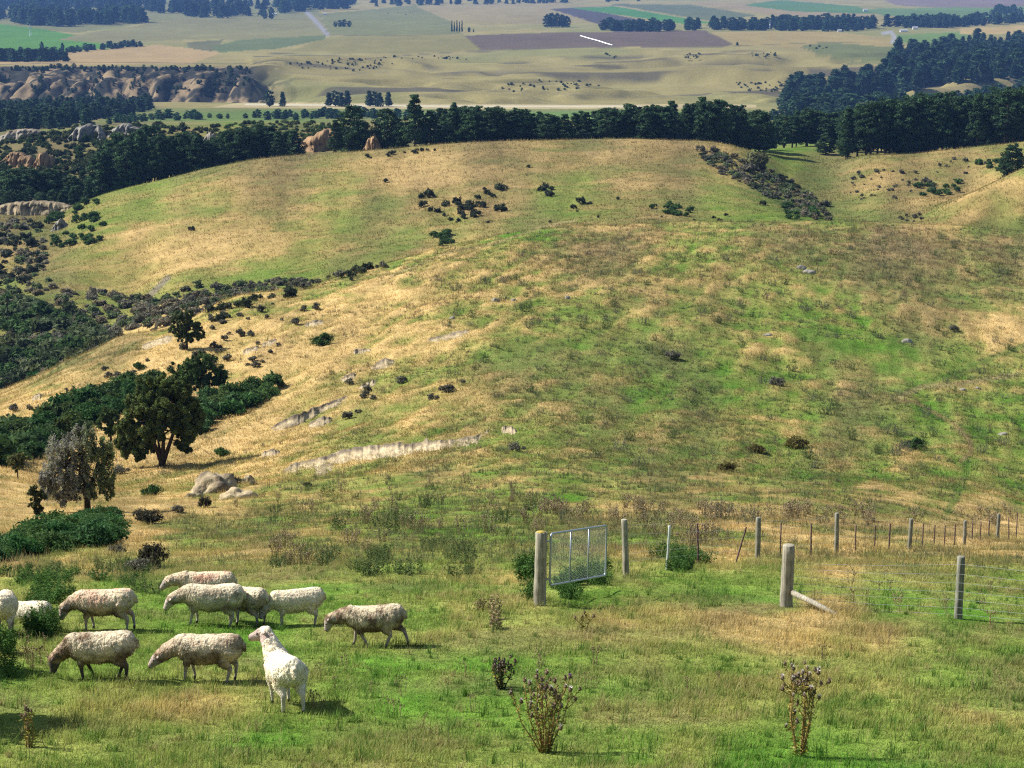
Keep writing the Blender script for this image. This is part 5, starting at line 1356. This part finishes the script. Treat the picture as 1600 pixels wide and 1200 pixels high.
weeds('grey_weed', [(700,530),(900,530),(1300,510),(1590,500),(1590,700),(1400,740),(1000,745),(830,700),(760,620)], 130, (.45, 1.0), W_GREY + W_GREEN[:3], 'grey green weed clump on the lower part of the broad slope', 'weed', 'grey weeds on the lower slope', 77, 1.2)
weeds('nettle', [(42,915),(110,905),(110,930),(75,955),(48,955)], 11, (.3, .5), W_LUSH, 'lush dark nettle beside the sheep at the left edge', 'weed', 'nettles by the left edge sheep', 78, 1.3)
weeds('nettle', [(54,950),(74,950),(78,992),(60,996)], 8, (.35, .55), W_LUSH, 'dark nettle in front of the gap between the left sheep', 'weed', 'nettles in front of the left sheep', 79, 1.2)
weeds('green_weed', [(0,895),(250,880),(260,930),(200,925),(120,905),(0,925)], 26, (.22, .42), W_GREEN + W_LUSH, 'green weed on the bank behind the left sheep', 'weed', 'green weeds behind the left sheep', 80, 1.3)
weeds('nettle', [(816,890),(834,880),(836,945),(812,940)], 6, (.45, .85), W_LUSH, 'dark green nettle at the left foot of the gate post', 'weed', 'nettles left of the gate post', 81, .8)
weeds('nettle', [(862,905),(900,900),(946,890),(950,912),(905,935),(866,940)], 17, (.3, .55), W_LUSH, 'dark green nettle under the open gate', 'weed', 'nettles under the gate', 82, 1.1)
weeds('nettle', [(1028,872),(1058,866),(1108,868),(1112,892),(1036,896)], 15, (.3, .55), W_LUSH, 'dark green nettle beyond the gate by the first thin batten', 'weed', 'nettles by the first batten', 83, 1.1)
weeds('nettle', [(0,1000),(10,1000),(12,1050),(0,1055)], 4, (.4, .6), W_LUSH, 'dark weed at the left edge in front of the sheep', 'weed', 'dark weeds at the left edge', 84, .8)
weeds('dry_weed', [(200,1130),(700,1120),(1100,1100),(1590,1080),(1590,1000),(1000,990),(700,1020),(250,1080)], 30, (.18, .4), W_DRYSPIKE, 'small dry weed standing in the front pasture', 'weed', 'small dry weeds in the front pasture', 85)
weeds('dry_weed', [(1290,900),(1590,900),(1590,985),(1300,975)], 20, (.25, .5), W_DRYSPIKE, 'dry brown weed in the straw grass by the near fence', 'weed', 'dry weeds by the near fence', 86)
weeds('dry_weed', [(0,1010),(80,1000),(90,1060),(0,1060)], 8, (.3, .5), W_DRYSPIKE + W_LUSH[:1], 'dark dry weed by the head of the dark faced sheep', 'weed', 'weeds by the dark faced sheep', 87)
weeds('rush_clump', [(740,945),(790,945),(790,985),(745,985)], 5, (.3, .5), [weed(599, 40, .4, TN * .7, GG2, .2, False, 3, sr=.006, branch=0)], 'brown green rush clump between the walking sheep and the gate', 'rush', 'rushes left of the gate post', 88)
# three big thistles in front
def big_thistle(px, py, H_, spread, nst, seed, label, stemc, leafc, headcs, purple=0, nb=3, lean=0.0):
    random.seed(seed); p = foot(px, py); t = empty('thistle', p)
    st = MB(); lf = MB(); heads = []
    for i in range(nst):
        a = 6.28 * i / nst + random.uniform(-.4, .4); R = spread * random.uniform(.25, 1); h = H_ * random.uniform(.72, 1)
        p0 = Vector((math.cos(a) * .03, math.sin(a) * .03, -.05)); p2 = Vector((math.cos(a) * R + lean * h, math.sin(a) * R * .8, h))
        pm = p0.lerp(p2, .5) + Vector((random.gauss(0, .05), random.gauss(0, .04), .02)); pts = [p0, p0.lerp(pm, .5) + Vector((0, 0, .01)), pm, pm.lerp(p2, .55) + Vector((random.uniform(-.02, .02), 0, .01)), p2]
        st.tube(pts, [.010, .009, .007, .006, .004], 6, jc(stemc))
        tips = [p2]
        for b in range(nb):
            s = random.uniform(.35, .9); q = pts[2].lerp(pts[4], s) if random.random() < .7 else pts[1].lerp(pts[2], s); an = random.random() * 6.28; L = random.uniform(.07, .16)
            e = q + Vector((math.cos(an) * L, math.sin(an) * L, random.uniform(.05, .15))); st.tube([q, q.lerp(e, .6) + Vector((0, 0, -.01)), e], [.006, .005, .004], 5, jc(stemc)); tips.append(e)
            for k in range(5): add_rhomb(lf, q.lerp(e, random.random()), (random.gauss(0, 1), random.gauss(0, 1), random.uniform(-.2, .9)), random.uniform(.03, .07), .010, jc(leafc, .4))
        for k in range(70):
            s = random.random(); j = min(3, int(s * 4)); q = pts[j].lerp(pts[j + 1], s * 4 - j); an = random.random() * 6.28
            add_rhomb(lf, q, (math.cos(an), math.sin(an), random.uniform(-.6, .8)), random.uniform(.03, .075) * (1.25 - s * .5), .0075, jc(leafc if random.random() < .7 else lin((176, 150, 66)) * .6, .4))
        heads += tips
    st.build('stems', M_STEM, t); lf.build('leaves', M_STEM, t, smooth=False)
    for i, q in enumerate(heads):
        hb = MB(); hc = headcs[i % len(headcs)]; r = random.uniform(.014, .026)
        add_ball(hb, q + Vector((0, 0, r * .8)), r, jc(lin((136, 116, 96)) * .7), 8, 1.15)
        top = q + Vector((0, 0, r * 1.8)); pc = lin((150, 70, 190)) * .7 if i < purple else hc
        for k in range(18): add_rhomb(hb, top - Vector((0, 0, r * .4)), (random.gauss(0, .6), random.gauss(0, .6), 1), r * 1.7, r * .22, jc(pc))
        for k in range(12):
            an = random.random() * 6.28; add_rhomb(hb, q + Vector((0, 0, r * .5)), (math.cos(an), math.sin(an), random.uniform(-.3, .5)), r * 1.7, r * .15, jc(lin((100, 84, 66)) * .5))
        o = hb.build('flower_head', M_STEM, t, smooth=False)
        if i < purple: o['label'] = 'purple flower head'
    return tag(t, label, 'thistle')
WH = lin((222, 212, 204)) * .85; TB = lin((190, 164, 140)) * .7; DKH = lin((150, 128, 116)) * .65
big_thistle(852, 1176, .94, .42, 15, 11, 'large dry thistle in front with brown heads and one purple flower', lin((158, 128, 84)) * .75, lin((136, 136, 72)) * .85, [WH, WH, TB, DKH, TB], purple=1, nb=2)
big_thistle(1250, 1182, 1.12, .24, 11, 12, 'tall narrow dry thistle at the right front', lin((164, 136, 84)) * .75, lin((142, 134, 78)) * .85, [WH, WH, TB, DKH], nb=3)
big_thistle(782, 1076, .44, .28, 8, 13, 'small dark green thistle behind the large dry one', lin((74, 80, 60)) * .5, lin((74, 90, 60)) * .55, [DKH, lin((90, 84, 110)) * .5], nb=2)
big_thistle(44, 1168, .50, .09, 4, 14, 'thin dry thistle at the lower left corner', lin((150, 130, 80)) * .7, lin((140, 140, 76)) * .75, [TB], nb=1)
big_thistle(912, 985, .34, .06, 2, 15, 'short lone dry thistle stalk below the gate', lin((140, 120, 70)) * .55, lin((130, 130, 70)) * .55, [TB], nb=1)
print('fence and weeds done')

# ------------------------------------------------------------------ sheep
from mathutils import noise as mn
M_SHEEP = mat_col('fleece', rough=1.0, spec=.05, noise=9.0, bump=(42, 1.0, .018), amount=.16)
M_LOCK = mat_col('wool_locks', rough=1.0, spec=.05, transl=.25)
m_, nt_, b_ = mat_base('sheep_eye'); b_.inputs['Base Color'].default_value = (.02, .014, .01, 1); b_.inputs['Roughness'].default_value = .2; M_EYE = m_
def section_tube(mb, secs, n=20):
    """secs: (centre, axis-a radius, axis-b radius, side vector, up vector)"""
    vs = []
    for c, ra, rb, sv, uv in secs:
        for k in range(n):
            t = 2 * math.pi * k / n; vs.append(Vector(c) + Vector(sv) * math.cos(t) * ra + Vector(uv) * math.sin(t) * rb)
    fs = [(i * n + k, i * n + (k + 1) % n, (i + 1) * n + (k + 1) % n, (i + 1) * n + k) for i in range(len(secs) - 1) for k in range(n)]
    fs += [tuple(reversed(range(n))), tuple((len(secs) - 1) * n + k for k in range(n))]
    mb.add(vs, fs)
def make_sheep(px, py, heading, label, poll=(.60, 0, .38), face=(.45, 0, -.9), legs=None, seed=0, scale=1.0, dirt=.4, tint=(1, 1, 1), facec=(.34, .27, .23), fat=1.0, pink=.2, clean_legs=False, dz=0.0):
    rng = random.Random(seed)
    S = Vector((0, 1, 0)); U = Vector((0, 0, 1))
    mb = MB()
    T = [(-.57,.545,.035,.05),(-.55,.55,.10,.11),(-.50,.545,.155,.165),(-.40,.53,.195,.195),(-.25,.505,.208,.205),(-.05,.48,.218,.215),(.12,.48,.212,.212),(.26,.50,.182,.195),(.36,.525,.14,.165),(.43,.55,.09,.11),(.45,.555,.04,.05)]
    section_tube(mb, [((x, 0, z), ry * fat, rz * (.5 + .5 * fat), S, U) for x, z, ry, rz in T])
    # neck: from the withers to the poll
    P = Vector(poll); Fd = Vector(face).normalized(); n0 = Vector((.30, 0, .56)); 
    mid = n0.lerp(P, .55) + Vector((0, 0, .02))
    def ball(c, r): add_ball(mb, c, r, None, 14)
    def chain(pts, rr, n=14):
        for (a, ra), (b, rb) in zip(zip(pts[:-1], rr[:-1]), zip(pts[1:], rr[1:])):
            a = Vector(a); b = Vector(b); mb.tube([a, b], [ra, rb], n); ball(a, ra); ball(b, rb)
    chain([n0, mid, P - Fd * .02], [.150, .112, .088])
    # head
    up = (U - Fd * U.dot(Fd)).normalized() if abs(Fd.z) < .97 else Vector((1, 0, 0)); sd = Fd.cross(up).normalized()
    hd = [(-.07,.05,.05),(-.04,.072,.078),(.02,.078,.090),(.07,.070,.084),(.11,.056,.068),(.15,.047,.056),(.185,.044,.048),(.205,.034,.036),(.214,.014,.014)]
    section_tube(mb, [(P + Fd * d - up * (.006 + d * .06), a, b, sd, up) for d, a, b in hd])
    ears = []
    for s in (1, -1):
        e0 = P + sd * s * .06 + up * .03 - Fd * .01; e1 = e0 + (sd * s * .10 - up * .015 - Fd * .035)
        ev = (e1 - e0); ew = Fd
        section_tube(mb, [(e0 + ev * t, w, .0105, ew, ev.cross(ew).normalized()) for t, w in ((0, .014), (.3, .026), (.6, .030), (.85, .020), (1.0, .006))], 10)
    # legs
    L = dict(fl=0, fr=0, hl=0, hr=0); L.update(legs or {})
    feet = []
    for key, s in (('fl', 1), ('fr', -1)):
        dx = L[key]; y = .105 * s
        chain([(.24,y*.8,.50),(.21+dx*.12,y,.36),(.225+dx*.5,y,.19),(.215+dx*.85,y,.055),(.235+dx,y,-.01)], [.095,.060,.028,.020,.024], 12)
        feet.append((.245 + dx, y, -.005))
    for key, s in (('hl', 1), ('hr', -1)):
        dx = L[key]; y = .115 * s
        chain([(-.36,y*.8,.50),(-.30+dx*.2,y,.36),(-.43+dx*.55,y,.225),(-.405+dx*.9,y,.06),(-.385+dx,y,-.01)], [.135,.088,.034,.021,.025], 12)
        feet.append((-.375 + dx, y, -.005))
    # udder/belly and docked tail
    chain([(-.575,0,.58),(-.60,0,.50)], [.035,.024], 10)
    me0 = mb.mesh('tmp_sheep', None)
    ob = bpy.data.objects.new('tmp_sheep', me0); COL.objects.link(ob)
    md = ob.modifiers.new('r', 'REMESH'); md.mode = 'VOXEL'; md.voxel_size = .0105
    m2 = ob.modifiers.new('s', 'SMOOTH'); m2.factor = .5; m2.iterations = 5
    dg = bpy.context.evaluated_depsgraph_get()
    me = bpy.data.meshes.new_from_object(ob.evaluated_get(dg)); bpy.data.objects.remove(ob); bpy.data.meshes.remove(me0)
    nv = len(me.vertices)
    co = np.empty(nv * 3, np.float32); me.vertices.foreach_get('co', co); co = co.reshape(-1, 3).astype(float)
    no = np.empty(nv * 3, np.float32); me.vertices.foreach_get('normal', no); no = no.reshape(-1, 3).astype(float)
    dist_h = (co - np.array(P)) @ np.array(Fd)
    near_h = np.linalg.norm(co - np.array(P + Fd * .1), axis=1) < .22
    facem = near_h * sstep(-.01, .05, dist_h) + (np.linalg.norm(co - np.array(P), axis=1) < .17) * sstep(.075, .10, np.abs((co - np.array(P)) @ np.array(sd)))
    facem = np.clip(facem, 0, 1)
    legm = sstep(.30, .20, -(-co[:, 2])) if False else 1 - sstep(.20, .30, co[:, 2]); legm = legm * (~near_h)
    wool = (1 - facem) * (1 - legm)
    o1 = seed * 7.3
    d = np.zeros(nv); tone = np.zeros(nv); fine = np.zeros(nv)
    for i in range(nv):
        x, y, z = co[i]
        v = Vector((x, y, z))
        a = mn.fractal(v * 6.5 + Vector((o1, 0, 0)), .9, 2.0, 3); b = mn.noise(Vector((x * 34 + o1, y * 34, z * 15))); c = mn.noise(v * 62 + Vector((0, o1, 0)))
        fine[i] = b; d[i] = a * .011 + b * .008 + c * .004
        tone[i] = mn.fractal(Vector((x * 3.2, y * 3.2 + o1, z * 4.2)), .8, 2.0, 4)
    co += no * (d * (.18 + .82 * wool))[:, None] * np.array([1, 1, 1]) + no * (.006 * wool)[:, None]
    me.vertices.foreach_set('co', co.astype(np.float32).ravel())
    W1 = lin((240, 226, 196)) * .88 * np.array(tint); W2 = lin((150, 126, 102)) * .56; W3 = lin((226, 180, 150)) * .70
    # the fleece is dirtier low on the flanks, the neck and the rump wool
    q = np.clip(dirt * .88 * (.50 + 1.5 * tone + 1.1 * sstep(.60, .38, 0) * 0 + .9 * (1 - sstep(.34, .58, co[:, 2])) + .8 * sstep(.30, .5, co[:, 0])) + fine * .22, 0, 1)[:, None]
    col = W1 * (1 - q) + W2 * q
    pk = (np.clip(tone * -2.2 - .15, 0, 1) * pink)[:, None]; col = col * (1 - pk) + W3 * pk
    fc = np.array(facec)[None] * (1 + fine[:, None] * .25)
    lc = (lin((226, 214, 196)) * .7 if clean_legs else np.array(facec) * 1.05)[None] * (1 + fine[:, None] * .2)
    col = col * (1 - legm[:, None]) + lc * legm[:, None]; col = col * (1 - facem[:, None]) + fc * facem[:, None]
    # dark hooves and nose
    hoof = (1 - sstep(.025, .045, co[:, 2]))[:, None] * (~near_h)[:, None]; col = col * (1 - hoof) + np.array([.05, .045, .04]) * hoof
    nose = sstep(.18, .20, dist_h)[:, None] * near_h[:, None]; col = col * (1 - nose) + np.array([.16, .10, .09]) * nose
    at = me.color_attributes.new('Col', 'FLOAT_COLOR', 'POINT') if 'Col' not in me.color_attributes else me.color_attributes['Col']
    c4 = np.ones((nv, 4), np.float32); c4[:, :3] = np.clip(col, .01, .9); at.data.foreach_set('color', c4.ravel())
    me.polygons.foreach_set('use_smooth', np.ones(len(me.polygons), bool)); me.materials.clear(); me.materials.append(M_SHEEP); me.update()
    g = ground_at([px], [py])[0]
    t = empty('sheep', (g[0], g[1], g[2] + dz), math.radians(heading)); t.scale = (scale,) * 3
    # follow the fall of the ground along the body
    hx, hy = math.cos(math.radians(heading)), math.sin(math.radians(heading))
    za, zb = H([g[0] + hx * .3, g[0] - hx * .35], [g[1] + hy * .3, g[1] - hy * .35])
    t.rotation_euler = (0, -math.atan2(za - zb, .65) * .9, math.radians(heading))
    t.location.z = (za + zb) / 2 + dz
    # locks of wool hanging over the fleece
    r2 = np.random.default_rng(seed + 50); w_ = np.where(wool > .6)[0]; pick = r2.choice(w_, 9000)
    cp = co[pick]; nn = no[pick]; dn = np.array([0, 0, -1.0]) + r2.normal(size=cp.shape) * .45; dn -= nn * (dn * nn).sum(1, keepdims=True) * .72; dn /= np.linalg.norm(dn, axis=1, keepdims=True)
    sdv = np.cross(dn, nn); sdv /= np.maximum(np.linalg.norm(sdv, axis=1, keepdims=True), 1e-6)
    ln = (.016 + .022 * r2.random(len(cp)))[:, None]; wd = (.003 + .004 * r2.random(len(cp)))[:, None]; b0 = cp - nn * .004
    VV = np.stack([b0, b0 + dn * ln * .5 + sdv * wd + nn * .006, b0 + dn * ln + nn * .009, b0 + dn * ln * .5 - sdv * wd + nn * .006], 1).reshape(-1, 3)
    cc = np.repeat(np.clip(col[pick] * (.62 + .78 * r2.random((len(cp), 1))), .01, .9), 4, axis=0)
    fl = np_mesh('fleece', VV, np.arange(len(VV)).reshape(-1, 4), cc); fl.materials.append(M_LOCK); link('fleece', fl, t)
    me.name = 'sheep_body'; link('body', me, t)
    for s in (1, -1):
        eb = MB(); add_ball(eb, P + Fd * .075 + sd * s * .062 + up * .022, .013, (1, 1, 1), 10); eb.build('eye', M_EYE, t)
    return tag(t, label, 'sheep', 'flock of sheep grazing in the pasture')
walk = dict(fl=.16, fr=-.12, hl=.10, hr=-.16)
DKF = (.075, .065, .06); PKF = (.42, .32, .27); GYF = (.30, .25, .21)
make_sheep(152, 1060, 183, 'dark faced sheep with its head down in the weeds at the left front', (.60,0,.31), (.22,0,-.97), dict(fl=-.04, fr=-.16, hl=-.03, hr=.10), 1, 1.0, .72, (.95, .93, .88), DKF, 1.06, .25)
make_sheep(318, 1064, 181, 'cream sheep stretching its head low, third from the left in front', (.66,0,.34), (.72,0,-.70), dict(fl=.05, fr=-.09, hl=.05, hr=-.06), 2, 1.0, .60, (1, .97, .92), (.40, .33, .28), 1.0, .35)
make_sheep(446, 1104, 111, 'white sheep seen from behind, head raised and turned left', (.50,.10,.86), (.42,.88,-.20), dict(fl=.04, fr=.03, hl=.05, hr=-.07), 3, 1.08, .02, (1.12, 1.12, 1.12), PKF, .84, .12, clean_legs=True)
make_sheep(580, 1010, 178, 'grey brown sheep walking left on its own', (.68,0,.46), (.40,0,-.92), dict(fl=-.20, fr=.08, hl=.16, hr=-.22), 4, 1.0, .85, (.88, .84, .78), (.36, .29, .25), 1.0, .1)
make_sheep(458, 976, 196, 'white sheep grazing between the cluster and the walking one', (.55,0,.36), (.42,0,-.9), dict(fl=.03, fr=-.04, hl=.02, hr=-.05), 5, .96, .22, (1.05, 1.03, .98), (.40, .34, .30), 1.0, .15)
make_sheep(326, 976, 184, 'big cream sheep in front of the cluster, head lowered', (.64,0,.42), (.55,0,-.84), dict(fl=.10, fr=-.02, hl=.04, hr=-.08), 6, 1.06, .50, (1.02, 1.0, .95), (.44, .37, .32), 1.05, .15)
make_sheep(316, 952, 186, 'pinkish sheep mostly hidden behind the big cream one', (.62,0,.52), (.72,0,-.70), None, 7, 1.05, .3, (1.02, .94, .86), (.34, .28, .24), .95, 1.0)
make_sheep(380, 974, 150, 'grey sheep with its rump to us at the right of the cluster', (.60,0,.40), (.35,0,-.94), None, 8, .98, .55, (.9, .88, .84), GYF, 1.0, .1)
make_sheep(160, 984, 180, 'sheep with an orange tinted back grazing behind the nettles', (.62,0,.38), (.40,0,-.9), dict(fl=.04, fr=-.06, hl=-.04, hr=-.13), 9, 1.03, .45, (1, .95, .88), (.36, .30, .26), 1.0, .7)
make_sheep(8, 990, 100, 'sheep cut off by the left edge, facing away', (.56,0,.44), (.4,0,-.9), None, 10, 1.0, .12, (1.05, 1.03, 1.0), GYF, 1.05, .1)
make_sheep(34, 968, 175, 'sheep whose white back just shows behind the left edge nettles', (.58,0,.40), (.4,0,-.9), None, 11, .95, .1, (1.1, 1.1, 1.08), GYF, 1.0, .05, dz=-.33)
print('sheep done')

# ------------------------------------------------------------------ small far things
M_WHITE, _n, _b = mat_base('white_wrap'); _b.inputs['Base Color'].default_value = (.85, .86, .88, 1); _b.inputs['Roughness'].default_value = .5
M_WALL, _n, _b = mat_base('far_wall'); _b.inputs['Base Color'].default_value = (.6, .58, .53, 1)
M_ROOF, _n, _b = mat_base('far_roof'); _b.inputs['Base Color'].default_value = (.30, .30, .33, 1)
pts = ground_at([907, 920, 935, 947, 957], [57, 61, 65, 69, 72], 1500)
mb = MB(); o = Vector(pts[0]); mb.tube([Vector(p) - o + Vector((0, 0, 1.4)) for p in pts], .9, 10)
e = mb.build('wrapped_bale_row', M_WHITE); e.location = o; tag(e, 'long white row of wrapped bales on the ploughed paddock', 'bale row')
def farmhouse(px, py, w, d, h, label):
    p = Vector(ground_at([px], [py], 1500)[0]); t = empty('farmhouse', p)
    mb = MB(); x, y = w / 2, d / 2; mb.add([(-x,-y,-1),(x,-y,-1),(x,y,-1),(-x,y,-1),(-x,-y,h),(x,-y,h),(x,y,h),(-x,y,h)], [(0,1,5,4),(1,2,6,5),(2,3,7,6),(3,0,4,7),(4,5,6,7)]); mb.build('wall', M_WALL, t, False)
    mb = MB(); mb.add([(-x-.5,-y-.5,h+.01),(x+.5,-y-.5,h+.01),(x+.5,y+.5,h+.01),(-x-.5,y+.5,h+.01),(-x-.5,0,h*1.5),(x+.5,0,h*1.5)], [(0,1,5,4),(2,3,4,5),(1,2,5),(3,0,4),(0,3,2,1)]); mb.build('roof', M_ROOF, t, False)
    tag(t, label, 'house')
for px, py, w, h, lab in [(428,24,22,6,'white farm building among trees at the top of the lane'),(1312,50,10,5,'tiny white shed at the foot of the long shelter belt'),(1430,46,14,6,'white house in the trees right of the far road bend'),(508,23,14,5,'small white shed right of the lane top'),(1412,50,20,5,'low farm shed beside the far road bend'),(1352,18,16,7,'pale house by itself on the top right paddocks')]:
    farmhouse(px, py, w * .7, w * .4, h * .65, lab)
def pylon(px, foot_, top, label):
    p = Vector(ground_at([px], [foot_], 1500)[0]); h = (foot_ - top) / F * p.y; t = empty('power_pylon', p); mb = MB(); w = h * .11
    for a, b in ((1, 1), (1, -1), (-1, 1), (-1, -1)): mb.tube([(a * w, b * w, -1), (a * w * .25, b * w * .25, h * .7), (0, 0, h)], .16, 4)
    for k in range(5):
        z = h * (.1 + k * .14); s = w * (1 - k * .16); z2 = z + h * .14; s2 = w * (1 - (k + 1) * .16)
        mb.tube([(-s, -s, z), (s2, -s2, z2)], .1, 3); mb.tube([(s, -s, z), (-s2, -s2, z2)], .1, 3); mb.tube([(-s, s, z), (s2, s2, z2)], .1, 3)
    mb.build('tower', M_GALV, t, False); mb = MB()
    for z, L in ((.72, .16), (.84, .13)): mb.tube([(-h * L, 0, h * z), (h * L, 0, h * z)], .2, 4)
    mb.build('cross_arm', M_GALV, t, False); tag(t, label, 'pylon')
pylon(48, 58, 38, 'faint lattice pylon on the bright green paddock')
pylon(1203, 48, 30, 'faint lattice pylon in front of the long shelter belt')

# ------------------------------------------------------------------ haze over the valley
def haze():
    mb = MB()
    x0, x1, y0, y1, z0, z1 = -31000, 31000, -70, 13900, -420, 25
    v = [(x, y, z) for x in (x0, x1) for y in (y0, y1) for z in (z0, z1)]
    mb.add(v, [(0, 1, 3, 2), (4, 6, 7, 5), (0, 4, 5, 1), (2, 3, 7, 6), (0, 2, 6, 4), (1, 5, 7, 3)])
    m = bpy.data.materials.new('haze'); m.use_nodes = True
    nt = m.node_tree; nt.nodes.clear()
    o = nt.nodes.new('ShaderNodeOutputMaterial'); p = nt.nodes.new('ShaderNodeVolumePrincipled')
    p.inputs['Color'].default_value = (.24, .46, 1.0, 1); p.inputs['Density'].default_value = HAZE_D
    p.inputs['Anisotropy'].default_value = 0.0
    nt.links.new(p.outputs[0], o.inputs['Volume'])
    o = mb.build('haze', m, None, False)
    tag(o, kind='stuff')
HAZE_D = 4.2e-5
haze()
